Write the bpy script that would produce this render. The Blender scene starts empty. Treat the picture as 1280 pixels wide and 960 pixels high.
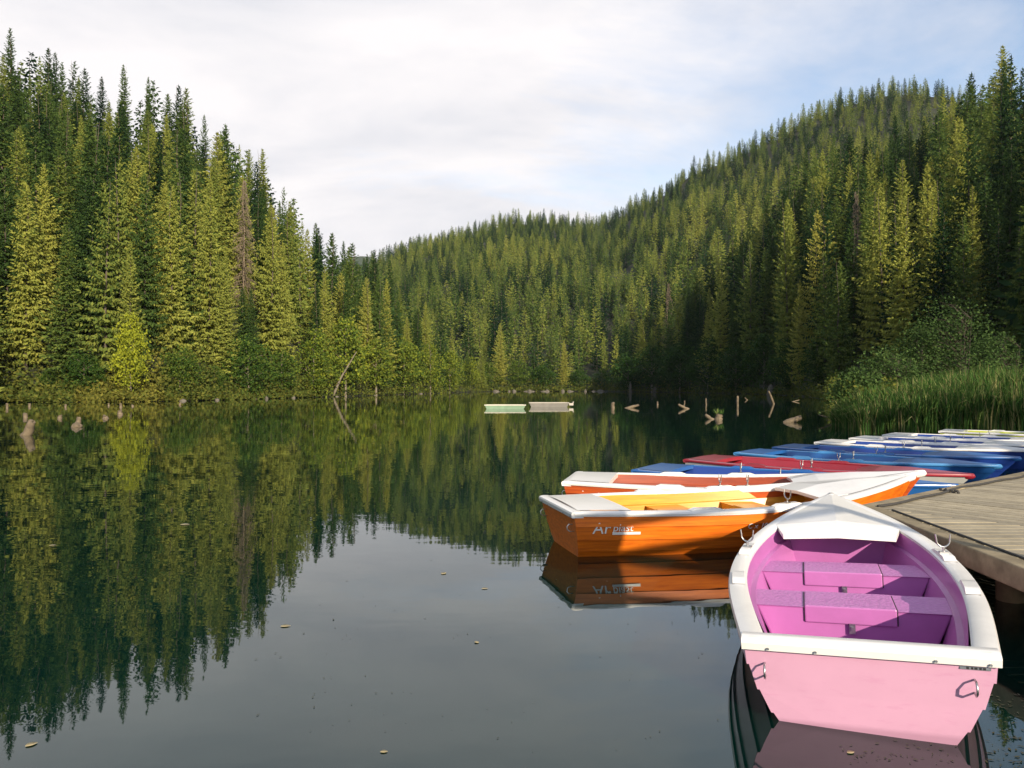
import bpy, math, random
import numpy as np
from math import sin, cos, tan, pi, radians, atan2, hypot, sqrt

random.seed(7)
S = bpy.context.scene
COL = S.collection
F = 967.0            # focal length of the photograph in its own pixels
HZ = 482.0           # row of the horizon in the photograph
CH = 1.7             # height of the camera over the lake

# ------------------------------------------------------------------ helpers
def link(o, parent=None):
    COL.objects.link(o)
    if parent is not None:
        o.parent = parent
    return o

def tag(o, label=None, cat=None, group=None, kind=None):
    if label: o['label'] = label
    if cat: o['category'] = cat
    if group: o['group'] = group
    if kind: o['kind'] = kind
    return o

def empty(name, loc, rz=0.0):
    o = bpy.data.objects.new(name, None)
    o.empty_display_size = 0.2
    COL.objects.link(o)
    o.location = loc
    o.rotation_euler = (0, 0, rz)
    return o

class MB:
    """collects faces of one mesh"""
    def __init__(s):
        s.v = []; s.f = []; s.m = []; s.a = []; s.cur = 0; s.val = 0.5
    def pts(s, ps):
        n = len(s.v); s.v.extend([tuple(p) for p in ps]); return n
    def face(s, *ids):
        s.f.append(ids); s.m.append(s.cur); s.a.append(s.val)
    def poly(s, ps):
        n = s.pts(ps); s.face(*range(n, n + len(ps)))
    def box(s, a, b, rot=0.0, c=None):
        (x0, y0, z0), (x1, y1, z1) = a, b
        P = [(x0,y0,z0),(x1,y0,z0),(x1,y1,z0),(x0,y1,z0),(x0,y0,z1),(x1,y0,z1),(x1,y1,z1),(x0,y1,z1)]
        n = s.pts(P)
        for q in ((3,2,1,0),(4,5,6,7),(0,1,5,4),(1,2,6,5),(2,3,7,6),(3,0,4,7)):
            s.face(*[n+i for i in q])
    def prism(s, outline, z0, z1):
        n = s.pts([(x,y,z0) for x,y in outline]); k = len(outline)
        m = s.pts([(x,y,z1) for x,y in outline])
        s.face(*range(m, m+k)); s.face(*range(n+k-1, n-1, -1))
        for i in range(k):
            j = (i+1) % k
            s.face(n+i, n+j, m+j, m+i)
    def tube(s, path, r, sides=8, caps=True):
        rs = r if isinstance(r, (list, tuple)) else [r]*len(path)
        P = np.array(path, float); rings = []
        up = None
        for i in range(len(P)):
            d = P[min(i+1, len(P)-1)] - P[max(i-1, 0)]
            d = d/(np.linalg.norm(d)+1e-9)
            if up is None:
                up = np.array([0,0,1.0]) if abs(d[2]) < .9 else np.array([1.0,0,0])
            a = np.cross(d, up); a /= np.linalg.norm(a)+1e-9
            up = np.cross(a, d)
            rings.append(s.pts([P[i] + rs[i]*(cos(2*pi*k/sides)*a + sin(2*pi*k/sides)*up) for k in range(sides)]))
        for i in range(len(P)-1):
            for k in range(sides):
                j = (k+1) % sides
                s.face(rings[i]+k, rings[i]+j, rings[i+1]+j, rings[i+1]+k)
        if caps:
            s.face(*[rings[0]+k for k in range(sides-1,-1,-1)])
            s.face(*[rings[-1]+k for k in range(sides)])
    def grid(s, rows, closed=False):
        R = [s.pts(r) for r in rows]; n = len(rows[0])
        for i in range(len(rows)-1):
            for k in range(n if closed else n-1):
                j = (k+1) % n
                s.face(R[i]+k, R[i]+j, R[i+1]+j, R[i+1]+k)
    def mesh(s, name, mats, attr=None, smooth=False):
        me = bpy.data.meshes.new(name)
        me.from_pydata(s.v, [], s.f)
        for m in (mats if isinstance(mats, (list, tuple)) else [mats]):
            me.materials.append(m)
        if any(s.m):
            me.polygons.foreach_set('material_index', s.m)
        if attr:
            at = me.attributes.new(attr, 'FLOAT', 'FACE')
            at.data.foreach_set('value', s.a)
        if smooth:
            me.polygons.foreach_set('use_smooth', [True]*len(s.f))
        me.update()
        return me
    def obj(s, name, mats, parent=None, attr=None, smooth=False):
        return link(bpy.data.objects.new(name, s.mesh(name, mats, attr, smooth)), parent)

def bevel(o, w, seg=2, ang=40):
    m = o.modifiers.new('bevel', 'BEVEL'); m.width = w; m.segments = seg
    m.limit_method = 'ANGLE'; m.angle_limit = radians(ang)
    return o

def sharp(o, ang=35):
    """smooth shading with hard edges kept"""
    me = o.data
    me.polygons.foreach_set('use_smooth', [True]*len(me.polygons))
    me.set_sharp_from_angle(angle=radians(ang))
    return o

# ------------------------------------------------------------------ materials
def newmat(name):
    m = bpy.data.materials.new(name); m.use_nodes = True
    nt = m.node_tree
    for n in list(nt.nodes): nt.nodes.remove(n)
    out = nt.nodes.new('ShaderNodeOutputMaterial')
    return m, nt, out
def N(nt, t, **kw):
    n = nt.nodes.new(t)
    for k, v in kw.items():
        if k in n.inputs: n.inputs[k].default_value = v
        else: setattr(n, k, v)
    return n
def ramp(nt, fac, stops):
    r = nt.nodes.new('ShaderNodeValToRGB')
    e = r.color_ramp.elements
    while len(e) < len(stops): e.new(0.5)
    for x, (p, c) in zip(e, stops):
        x.position = p; x.color = (*c, 1)
    if fac is not None: nt.links.new(fac, r.inputs['Fac'])
    return r
def mixc(nt, fac, a, b, mode='MIX'):
    m = nt.nodes.new('ShaderNodeMix'); m.data_type = 'RGBA'; m.blend_type = mode
    for s, v in ((m.inputs[0], fac), (m.inputs[6], a), (m.inputs[7], b)):
        if isinstance(v, (int, float)): s.default_value = v
        elif isinstance(v, tuple): s.default_value = (*v, 1)
        else: nt.links.new(v, s)
    return m.outputs[2]
def mathn(nt, op, a, b=None, clamp=False):
    m = nt.nodes.new('ShaderNodeMath'); m.operation = op; m.use_clamp = clamp
    for s, v in zip(m.inputs, (a, b)):
        if v is None: continue
        if isinstance(v, (int, float)): s.default_value = v
        else: nt.links.new(v, s)
    return m.outputs[0]

def leaf_mat(name, stops, var=0.55, trans=0.36):
    m, nt, out = newmat(name)
    at = N(nt, 'ShaderNodeAttribute', attribute_type='INSTANCER', attribute_name='tone')
    rv = N(nt, 'ShaderNodeAttribute', attribute_type='GEOMETRY', attribute_name='v')
    d = mathn(nt, 'MULTIPLY', mathn(nt, 'SUBTRACT', rv.outputs['Fac'], .5), var)
    f = mathn(nt, 'ADD', at.outputs['Fac'], d, True)
    r = ramp(nt, f, stops)
    df = N(nt, 'ShaderNodeBsdfDiffuse'); tr = N(nt, 'ShaderNodeBsdfTranslucent')
    nt.links.new(r.outputs[0], df.inputs[0]); nt.links.new(r.outputs[0], tr.inputs[0])
    mx = N(nt, 'ShaderNodeMixShader'); mx.inputs[0].default_value = trans
    nt.links.new(df.outputs[0], mx.inputs[1]); nt.links.new(tr.outputs[0], mx.inputs[2])
    nt.links.new(mx.outputs[0], out.inputs[0])
    return m

def plain(name, col, rough=.5, noise=None, bump=0.0, scale=8.0, metal=0.0, spec=.5, coat=0.0, stretch=None, dirt=None):
    m, nt, out = newmat(name)
    b = N(nt, 'ShaderNodeBsdfPrincipled', Roughness=rough, Metallic=metal)
    b.inputs['Specular IOR Level'].default_value = spec
    b.inputs['Coat Weight'].default_value = coat
    b.inputs['Coat Roughness'].default_value = .12
    b.inputs['Base Color'].default_value = (*col, 1)
    if noise or bump:
        tc = N(nt, 'ShaderNodeTexCoord'); mp = N(nt, 'ShaderNodeMapping')
        if stretch: mp.inputs['Scale'].default_value = stretch
        nt.links.new(tc.outputs['Object'], mp.inputs[0])
        nz = N(nt, 'ShaderNodeTexNoise', Scale=scale, Detail=5.0, Roughness=.6)
        nt.links.new(mp.outputs[0], nz.inputs['Vector'])
        if noise:
            r = ramp(nt, nz.outputs['Fac'], [(.3, col), (.72, noise)])
            c = r.outputs[0]
            if dirt:
                n2 = N(nt, 'ShaderNodeTexNoise', Scale=scale*.35, Detail=6.0, Roughness=.7)
                nt.links.new(mp.outputs[0], n2.inputs['Vector'])
                f = ramp(nt, n2.outputs['Fac'], [(.52, (0,0,0)), (.75, (1,1,1))])
                c = mixc(nt, mathn(nt, 'MULTIPLY', f.outputs[0], .5), c, dirt)
            nt.links.new(c, b.inputs['Base Color'])
        if bump:
            bp = N(nt, 'ShaderNodeBump', Strength=bump, Distance=.01)
            nt.links.new(nz.outputs['Fac'], bp.inputs['Height'])
            nt.links.new(bp.outputs[0], b.inputs['Normal'])
    nt.links.new(b.outputs[0], out.inputs[0])
    return m

M = {}
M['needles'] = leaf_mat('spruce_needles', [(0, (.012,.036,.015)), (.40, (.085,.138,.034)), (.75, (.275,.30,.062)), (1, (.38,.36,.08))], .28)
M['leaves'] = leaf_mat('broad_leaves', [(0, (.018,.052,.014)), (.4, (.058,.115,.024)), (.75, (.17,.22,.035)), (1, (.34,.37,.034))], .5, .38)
M['grey_leaves'] = leaf_mat('willow_leaves', [(0, (.022,.042,.014)), (.5, (.062,.112,.034)), (1, (.14,.20,.06))], .6, .3)
M['scrub'] = leaf_mat('scrub_leaves', [(0, (.022,.046,.012)), (.4, (.085,.115,.026)), (.7, (.18,.17,.035)), (1, (.22,.14,.045))], .5, .3)
M['reed'] = leaf_mat('reed_blades', [(0, (.018,.045,.012)), (.55, (.060,.135,.032)), (.88, (.14,.20,.055)), (1, (.27,.25,.11))], .8, .3)
M['bark'] = plain('spruce_bark', (.06,.045,.033), .9, (.11,.09,.07), .6, 9)
M['pale_bark'] = plain('pale_bark', (.12,.10,.075), .9, (.24,.205,.155), .5, 6)
M['dead_wood'] = plain('dead_wood', (.12,.092,.062), .9, (.21,.165,.115), .5, 6)
M['drift'] = plain('driftwood', (.075,.058,.038), .85, (.20,.155,.10), .6, 5)
M['rock'] = plain('shore_rock', (.05,.045,.035), .9, (.15,.135,.11), .6, 3)
M['soil'] = plain('forest_floor', (.009,.012,.005), .95, (.018,.022,.008), .5, .3)
M['far_wood'] = plain('distant_wood', (.02,.035,.018), .95, (.04,.055,.025), .8, .05)

# ------------------------------------------------------------------ camera, sky, sun
cam = bpy.data.cameras.new('camera'); camo = link(bpy.data.objects.new('camera', cam))
cam.sensor_width = 36; cam.lens = F/1280*36; cam.clip_start = .05; cam.clip_end = 15000
camo.location = (0, 0, CH)
camo.rotation_euler = (radians(90) + math.atan((HZ-480)/F), 0, 0)
S.camera = camo

SUN_AZ = radians(23)      # behind the camera, to the right
SUN_EL = radians(22)
sd = (sin(SUN_AZ)*cos(SUN_EL), -cos(SUN_AZ)*cos(SUN_EL), sin(SUN_EL))   # towards the sun
sl = bpy.data.lights.new('sun', 'SUN'); sl.energy = 5.0; sl.angle = radians(.5); sl.color = (1.0, .85, .64)
so = link(bpy.data.objects.new('sun', sl)); so.location = (40, -60, 40)
import mathutils
so.rotation_euler = mathutils.Vector(sd).to_track_quat('Z', 'Y').to_euler()

W = bpy.data.worlds.new('World'); S.world = W; W.use_nodes = True
nt = W.node_tree
for n in list(nt.nodes): nt.nodes.remove(n)
wo = nt.nodes.new('ShaderNodeOutputWorld'); bg = nt.nodes.new('ShaderNodeBackground')
bg.inputs['Strength'].default_value = 0.14
sky = nt.nodes.new('ShaderNodeTexSky'); sky.sky_type = 'NISHITA'; sky.sun_disc = False
sky.sun_elevation = SUN_EL
sky.sun_rotation = pi - SUN_AZ      # measured clockwise from +Y
sky.air_density = 1.0; sky.dust_density = .4; sky.ozone_density = 1.5
tc = nt.nodes.new('ShaderNodeTexCoord')
sep = nt.nodes.new('ShaderNodeSeparateXYZ'); nt.links.new(tc.outputs['Generated'], sep.inputs[0])
zz = mathn(nt, 'ADD', mathn(nt, 'MAXIMUM', sep.outputs[2], 0.0), .36)
cx = mathn(nt, 'DIVIDE', sep.outputs[0], zz); cy = mathn(nt, 'DIVIDE', sep.outputs[1], zz)
cmb = nt.nodes.new('ShaderNodeCombineXYZ'); nt.links.new(cx, cmb.inputs[0]); nt.links.new(cy, cmb.inputs[1])
mp = nt.nodes.new('ShaderNodeMapping'); nt.links.new(cmb.outputs[0], mp.inputs[0])
mp.inputs['Rotation'].default_value = (0, 0, radians(-24)); mp.inputs['Scale'].default_value = (.75, 1.35, 1); mp.inputs['Location'].default_value = (3.1, 1.7, 0)
n1 = N(nt, 'ShaderNodeTexNoise', Scale=1.25, Detail=9.0, Roughness=.62, Distortion=.5)
nt.links.new(mp.outputs[0], n1.inputs['Vector'])
n2 = N(nt, 'ShaderNodeTexNoise', Scale=2.4, Detail=7.0, Roughness=.55, Distortion=.3)
nt.links.new(mp.outputs[0], n2.inputs['Vector'])
# the cloud sheet: thick over the lake's head, opening to blue high over the right-hand hill
vd = nt.nodes.new('ShaderNodeVectorMath'); vd.operation = 'DOT_PRODUCT'
nt.links.new(tc.outputs['Generated'], vd.inputs[0])
g = mathutils.Vector((.56, .95, .50)).normalized(); vd.inputs[1].default_value = g
opening = ramp(nt, vd.outputs['Value'], [(.84, (0,0,0)), (.99, (1,1,1))])
behind = ramp(nt, sep.outputs[1], [(.25, (1,1,1)), (.62, (0,0,0))])   # clear sky behind the camera
cov = mathn(nt, 'ADD', mathn(nt, 'MULTIPLY', n1.outputs['Fac'], 1.25), .20)
cov = mathn(nt, 'SUBTRACT', cov, mathn(nt, 'MULTIPLY', opening.outputs[0], .40))
cov = mathn(nt, 'SUBTRACT', cov, mathn(nt, 'MULTIPLY', behind.outputs[0], .38))
cr = ramp(nt, cov, [(.28, (.05,.05,.05)), (.68, (1,1,1))])
shade = ramp(nt, n2.outputs['Fac'], [(.30, (3.52,3.60,3.92)), (.60, (5.0,4.82,4.84))])
nt.links.new(mixc(nt, cr.outputs[0], sky.outputs[0], shade.outputs[0]), bg.inputs[0])
nt.links.new(bg.outputs[0], wo.inputs[0])

S.view_settings.view_transform = 'Standard'; S.view_settings.look = 'None'
S.view_settings.exposure = 0.58; S.view_settings.gamma = 1; S.view_settings.use_curve_mapping = False
S.cycles.max_bounces = 6; S.cycles.diffuse_bounces = 2; S.cycles.glossy_bounces = 3
S.cycles.transmission_bounces = 3; S.cycles.transparent_max_bounces = 6
S.cycles.caustics_reflective = False; S.cycles.caustics_refractive = False

# ------------------------------------------------------------------ the land
def px2phi(p): return math.degrees(atan2(p-640, F))
class Layer:
    """a hillside given by its shore, foot and ridge distance for each bearing"""
    def __init__(s, rows, tree, far=()):
        k = []
        for px, ys, yb, yr, sky_y in rows:
            c = cos(radians(px2phi(px)))
            zr = max(0.3, (HZ - sky_y)/F*yr + CH - .9*tree)
            k.append((px2phi(px), ys/c, yb/c, yr/c, zr))
        for phi, rs, rb, rr, zr in far: k.append((phi, rs, rb, rr, zr))
        k.sort(); s.k = np.array(k)
    def at(s, phi):
        k = s.k
        return [np.interp(phi, k[:,0], k[:,i]) for i in (1,2,3,4)]
LA = Layer([(-60,70,72,150,5),(0,78,80,150,40),(60,79,81,150,72),(130,80,82,150,95),(185,82,84,150,105),(255,88,90,152,150),
            (310,95,97,156,175),(365,106,108,160,232),(400,114,116,164,288),(430,121,123,168,308),(460,130,132,172,325),
            (500,146,148,180,342),(540,166,168,192,385),(580,196,198,210,440),(605,214,216,222,468),(618,222,224,228,480)], 19.5,
           far=[(-90,70,72,150,60),(-60,74,76,160,62),(-45,80,82,165,66)])
LB = Layer([(330,218,224,480,430),(380,218,224,500,395),(420,218,224,520,352),(445,218,224,540,326),(470,219,224,570,310),(520,220,224,600,292),
            (570,220,225,620,283),(620,220,225,645,268),(690,222,226,650,262),(735,222,226,640,270),(770,222,226,620,258),
            (800,222,226,600,240),(850,222,226,570,210),(900,222,226,545,185),(950,222,226,530,160),(1000,222,226,520,135),
            (1050,222,226,520,112),(1100,222,226,520,100),(1150,222,226,520,97),(1180,222,226,520,104),(1210,222,226,520,112),
            (1280,222,226,520,130)], 12.5, far=[(50,222,226,520,150),(75,222,226,500,60),(-60,218,224,480,5)])
LC = Layer([(755,220,222,232,478),(770,214,217,234,440),(800,206,209,234,390),(850,190,194,230,330),(900,170,175,225,300),(940,155,160,220,285),
            (980,135,140,215,238),(1010,115,120,210,196),(1035,90,110,206,192),(1050,34,104,205,190),(1075,29,98,203,184),(1100,28,95,200,178),
            (1150,27,90,195,165),(1200,26,85,182,140),(1255,25,80,165,82),(1280,25,78,160,80)], 23,
           far=[(40,27,74,175,34),(50,25,66,165,22),(70,22,55,150,20),(85,14,55,145,14),(95,10,55,145,10),(112,9,60,140,6),(130,9,60,140,2)])

def hash2(x, y): return math.modf(abs(sin(x*12.9898 + y*78.233)*43758.5453))[0]
def vnoise(x, y):
    xi, yi = math.floor(x), math.floor(y); fx, fy = x-xi, y-yi
    fx = fx*fx*(3-2*fx); fy = fy*fy*(3-2*fy)
    a = hash2(xi,yi)*(1-fx) + hash2(xi+1,yi)*fx; b = hash2(xi,yi+1)*(1-fx) + hash2(xi+1,yi+1)*fx
    return a*(1-fy) + b*fy - .5

def hill(L, phi, r, back=.22):
    rs, rb, rr, zr = L.at(phi)
    if r < rs: return -1.6 + max(0, 1.2 - (rs-r)*.25)
    if r < rb: return .12 + .35*(r-rs)/max(rb-rs, .1)
    if r < rr:
        t = (r-rb)/max(rr-rb, .1)
        return .47 + (zr-.47)*t
    return max(.4, zr - back*(r-rr))
def lim(phi, a, b): return a <= phi <= b
def ground(x, y):
    """height, and which hillside it belongs to"""
    phi = math.degrees(atan2(x, y)); r = hypot(x, y)
    best, who = -1.6, None
    for n, L, a, b, back in (('A', LA, -90, px2phi(618), .25), ('B', LB, -60, 80, .12), ('C', LC, px2phi(755), 130, .3)):
        if lim(phi, a, b):
            z = hill(L, phi, r, back)
            if z > best: best, who = z, n
    if best > .6:
        best += vnoise(x*.045, y*.045)*min(5, best*.22)
    return best, who

mb = MB()
phis = np.concatenate([np.linspace(-90, -36, 19), np.linspace(-35, 36, 220), np.linspace(37, 130, 48)])
rs_ = np.concatenate([np.linspace(8, 60, 27), np.linspace(63, 240, 75), np.linspace(246, 760, 60), [820, 950, 1150, 1500, 2200, 4000, 9000]])
rows = []
for p in phis:
    a = radians(p)
    rows.append([(r*sin(a), r*cos(a), ground(r*sin(a), r*cos(a))[0]) for r in rs_])
mb.grid(rows)
tag(mb.obj('terrain', M['soil'], smooth=True), kind='structure')

# distant blue hill seen through the notch
mb = MB(); rows = []
for j in range(13):
    t = j/12; row = []
    for i in range(60):
        x = -640 + i*14.5
        base = 322*math.exp(-((x+372)/210)**2)
        z = base*sin(pi*min(1, t*1.0)) + vnoise(x*.09, j*2.0)*9*sin(pi*t)
        row.append((x, 1650 + 500*t, z - 2))
    rows.append(row)
mb.grid(rows)
tag(mb.obj('hills', M['far_wood'], smooth=True), kind='structure')

# ------------------------------------------------------------------ lake
m, nt, out = newmat('lake_water')
b = N(nt, 'ShaderNodeBsdfPrincipled', Roughness=.012, IOR=1.6); b.inputs['Specular Tint'].default_value = (.75,.97,1.0,1)
tc = N(nt, 'ShaderNodeTexCoord')
nzc = N(nt, 'ShaderNodeTexNoise', Scale=.6, Detail=3.0); nt.links.new(tc.outputs['Object'], nzc.inputs['Vector'])
nt.links.new(ramp(nt, nzc.outputs['Fac'], [(.35, (.0006,.0090,.0072)), (.7, (.0014,.0145,.0115))]).outputs[0], b.inputs['Base Color'])
mp = N(nt, 'ShaderNodeMapping'); mp.inputs['Scale'].default_value = (.8, 1.6, 1); nt.links.new(tc.outputs['Object'], mp.inputs[0])
a1 = N(nt, 'ShaderNodeTexNoise', Scale=1.6, Detail=2.0, Roughness=.5); nt.links.new(mp.outputs[0], a1.inputs['Vector'])
a2 = N(nt, 'ShaderNodeTexNoise', Scale=.22, Detail=1.0); nt.links.new(mp.outputs[0], a2.inputs['Vector'])
hgt = mathn(nt, 'ADD', mathn(nt, 'MULTIPLY', a1.outputs['Fac'], .35), mathn(nt, 'MULTIPLY', a2.outputs['Fac'], 1.0))
bp = N(nt, 'ShaderNodeBump', Strength=.38, Distance=.010); nt.links.new(hgt, bp.inputs['Height'])
nt.links.new(bp.outputs[0], b.inputs['Normal']); nt.links.new(b.outputs[0], out.inputs[0])
M['water'] = m
mb = MB(); mb.poly([(-3000,-3000,0),(3000,-3000,0),(3000,3000,0),(-3000,3000,0)])
tag(mb.obj('water', m), kind='structure')
mb = MB(); mb.poly([(-9000,-9000,-2),(9000,-9000,-2),(9000,9000,-2),(-9000,9000,-2)])
tag(mb.obj('ground', M['soil']), kind='structure')

# ------------------------------------------------------------------ trees
def spray(mb, p, d, L, w, R):
    """one diamond of needles or leaves from p along d"""
    d = np.array(d); n = np.linalg.norm(d)+1e-9; d = d/n
    s = np.cross(d, (R.uniform(-1,1), R.uniform(-1,1), R.uniform(-1,1))); s /= np.linalg.norm(s)+1e-9
    m = p + d*L*.45
    mb.val = R.random()
    mb.poly([p, m + s*w, p + d*L, m - s*w])

def spruce(seed, H, Rr, nw, nb, ns, size, z0=.07, droop=.45, bare=0.0, mb=None):
    R = random.Random(seed); mb = mb or MB(); i_seed = seed % 2
    for w in range(nw):
        f = w/(nw-1)
        z = H*z0 + (H*(1-z0)-.25)*f**.93
        L0 = Rr*1.08*(1-f)**.8*(1-.35*max(0, .18-f)/.18) + .10; szf = .40+.60*(1-f)**.6
        n = max(3, int(nb*(.45+.55*(1-f))))
        a0 = R.uniform(0, 6.3)
        for k in range(n):
            if R.random() < bare: continue
            a = a0 + 2*pi*k/n + R.uniform(-.35,.35)
            L = L0*R.uniform(.55,1.18)*(1 + (.30 if i_seed else .0)*sin(a*1.0+seed+f*7))
            o = np.array([cos(a), sin(a), 0.0]); sd_ = np.array([-sin(a), cos(a), 0.0])
            pit = -.42 + .95*f**1.3 + R.uniform(-.15,.15)
            zz = z + R.uniform(-.25,.25)*H/nw
            mm = max(2, int(ns*(.4+.6*L/Rr)))
            for i in range(mm):
                s = .06 + .94*(i+.5)/mm
                p = o*L*s + np.array([0,0,zz + L*(s*pit + .22*s*s)])
                wd = size*szf*(1.05-.45*s)*R.uniform(.7,1.25)
                for sg in (-1, 1):
                    spray(mb, p, o*.55 + sd_*sg*R.uniform(.5,1.0) + np.array([0,0,-droop*R.uniform(.3,1.5)]), wd, wd*.22, R)
                if R.random() < .75:
                    spray(mb, p, o*.3 + np.array([0,0,-1.0])*R.uniform(.6,1.2) + sd_*R.uniform(-.3,.3), wd*.9, wd*.24, R)
            spray(mb, o*L*.92 + np.array([0,0,zz + L*(.92*pit + .2)]), o + np.array([0,0,R.uniform(-.1,.4)]), size*.9*szf, size*.2*szf, R)
    for k in range(5):
        spray(mb, np.array([0,0,H-.55-.3*k]), np.array([R.uniform(-.25,.25), R.uniform(-.25,.25), 1]), .8, .07, R)
    return mb

def trunk(H, r, seed, lean=0.0, sides=7):
    R = random.Random(seed); mb = MB(); P = []; rr = []
    x = y = 0
    for i in range(7):
        t = i/6
        P.append((x + lean*H*t, y, -.6 + (H+.4)*t)); rr.append(r*(1.25 if i == 0 else 1)*(1-t*.93))
        x += R.uniform(-.01,.01)*H; y += R.uniform(-.01,.01)*H
    mb.tube(P, rr, sides)
    return mb

def dead_spruce(seed, H, L0):
    R = random.Random(seed); mb = MB()
    for w in range(46):
        f = w/45; z = H*(.16+.82*f)
        for k in range(5):
            a = R.uniform(0, 6.3); L = L0*(1-f)**.8*R.uniform(.4,1.1) + .2
            o = np.array([cos(a), sin(a), 0])
            P = [np.array([0,0,z]), o*L*.5 + np.array([0,0,z-L*.08]), o*L + np.array([0,0,z-L*.42])]
            mb.tube(P, [.05,.035,.012], 3, False)
            for q in range(5):
                s = R.uniform(.3,1); b0 = o*L*s + np.array([0,0,z-L*.42*s*s])
                d = np.array([R.uniform(-.5,.5), R.uniform(-.5,.5), -1.0])
                mb.tube([b0, b0 + d*R.uniform(.25,.7)], [.03,.012], 3, False)
    return mb

def broadleaf(seed, H, Rr, nclu, nleaf, ls, zb=.2, layer=.45, limbs=14, tr=.16, lean=0.0, multi=1):
    """returns trunk-with-limbs and crown"""
    R = random.Random(seed); wood = MB(); mb = MB(); cen = []
    for i in range(nclu):
        while True:
            q = np.array([R.uniform(-1,1), R.uniform(-1,1), R.uniform(-1,1)])
            d = np.linalg.norm(q)
            if .35 < d < 1: break
        zf = (q[2]+1)/2
        rad = Rr*(.55+.75*(1-zf)) if zf > .35 else Rr*(.75+.5*zf)
        c = np.array([q[0]*rad, q[1]*rad, H*(zb + (1-zb)*zf)])
        c[0] += lean*c[2]
        cen.append(c)
        cs = R.uniform(.5,1.15)*Rr*.26
        for k in range(nleaf):
            o = np.array([R.gauss(0,1), R.gauss(0,1), R.gauss(0,layer)])*cs
            o[2] -= .25*cs*(o[0]**2+o[1]**2)/(cs*cs)
            L = ls*R.uniform(.6,1.3)
            d = np.array([R.uniform(-1,1), R.uniform(-1,1), R.uniform(-.7,.35)])
            spray(mb, c+o, d, L, L*.36, R)
    for t in range(multi):
        bx, by = (R.uniform(-.25,.25)*Rr, R.uniform(-.25,.25)*Rr) if multi > 1 else (0, 0)
        top = np.array([lean*H*.85 + bx*2.2, by*2.2, H*.85])
        wood.tube([np.array([bx,by,-.5]), np.array([bx,by,0])*1.0 + top*.35*np.array([1,1,1]), top], [tr*1.2, tr*.7, tr*.12], 6, False)
        for c in R.sample(cen, min(limbs, len(cen))):
            h = max(.12*H, min(c[2]-.25*hypot(c[0],c[1])-.1*H, .8*H))
            b0 = np.array([bx + (top[0]-bx)*h/top[2], by + (top[1]-by)*h/top[2], h])
            mid = (b0+c)/2 + np.array([0,0,.06*H*R.uniform(.2,1)])
            wood.tube([b0, mid, c], [tr*.38, tr*.22, tr*.06], 4, False)
    return wood, mb

# prototypes in detail (for the trees that stand as objects)
PH = []          # (height, trunk mesh, crown mesh)
for i, (h, r, nw, nb, dr) in enumerate([(24,3.6,34,8,.7),(24,3.1,38,8,.9),(24,4.1,32,9,.6),(24,2.8,36,8,.95),(24,3.8,30,9,.5),(24,3.3,36,8,.8),(24,3.5,26,7,1.2),(24,2.6,30,9,.5)]):
    tm = trunk(h, .2, i).mesh('trunk', M['bark'], smooth=True)
    cm = spruce(100+i, h, r, int(nw*1.3), nb, 9, .84, .05 + .03*(i % 3), dr).mesh('crown', M['needles'], 'v')
    PH.append((h, tm, cm))
# light prototypes of the far forest: trunk and crown in one mesh each, kept out of the scene and drawn by the forest
FAR = []
for i, (h, r, nw, nb) in enumerate([(18,3.3,17,7),(18,2.9,18,7),(18,3.9,16,8),(18,3.1,16,7),(18,2.5,18,6)]):
    mb = spruce(300+i, h, r, nw, nb, 3, 1.6, .04, .6)
    t = trunk(h, .2, 40+i, sides=4)
    n = mb.pts(t.v); mb.cur = 1
    for f in t.f: mb.face(*[n+q for q in f])
    me = mb.mesh('spruce_far', [M['needles'], M['bark']], 'v')
    FAR.append(bpy.data.objects.new('spruce_far', me))

def px_of(x, y, z=0): return 640 + F*x/y, HZ - F*(z-CH)/y

# where trees stand
def scatter(n0, x0, x1, y0, y1, step, seed):
    R = random.Random(seed); out = []
    y = y0
    while y < y1:
        x = x0
        while x < x1:
            out.append((x + R.uniform(-.42,.42)*step, y + R.uniform(-.42,.42)*step)); x += step
        y += step
    return out
cand = []     # x, y, z, height, tone, hill, t along the slope
R = random.Random(21)
for (x, y) in scatter('A', -190, 10, 60, 240, 5.0, 1):
    z, who = ground(x, y)
    if who != 'A': continue
    phi = math.degrees(atan2(x, y)); r = hypot(x, y); rs, rb, rr, zr = LA.at(phi)
    if r < rs+2.2 or r > rr+7: continue
    t = (r-rs)/(rr-rs); p = px_of(x, y)[0]
    front = (r - rs) < 9
    h = R.uniform(17, 24)*(1.0 if t > .1 else .9)
    if p > 470: h *= np.interp(p, [470, 560, 610], [.95, .7, .4])
    h = h*R.uniform(.9,1.12)*(1 if t < .55 else .84)
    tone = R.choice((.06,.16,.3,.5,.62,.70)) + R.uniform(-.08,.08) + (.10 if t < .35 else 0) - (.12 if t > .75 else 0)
    cand.append([x, y, z, h, tone, 'A', t])
for (x, y) in scatter('C', -5, 190, 15, 250, 5.3, 2):
    z, who = ground(x, y)
    if who != 'C': continue
    phi = math.degrees(atan2(x, y)); r = hypot(x, y); rs, rb, rr, zr = LC.at(phi)
    if r < rb+1.5 or r > rr+9: continue
    t = (r-rb)/(rr-rb)
    h = R.uniform(17, 27)*R.uniform(.85,1.1)
    h *= np.interp(px_of(x, y)[0], [755, 800, 900], [.45, .8, 1.0])
    cand.append([x, y, z, h, R.choice((.04,.12,.25,.42,.74)) + R.uniform(-.06,.06), 'C', t])
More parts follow.
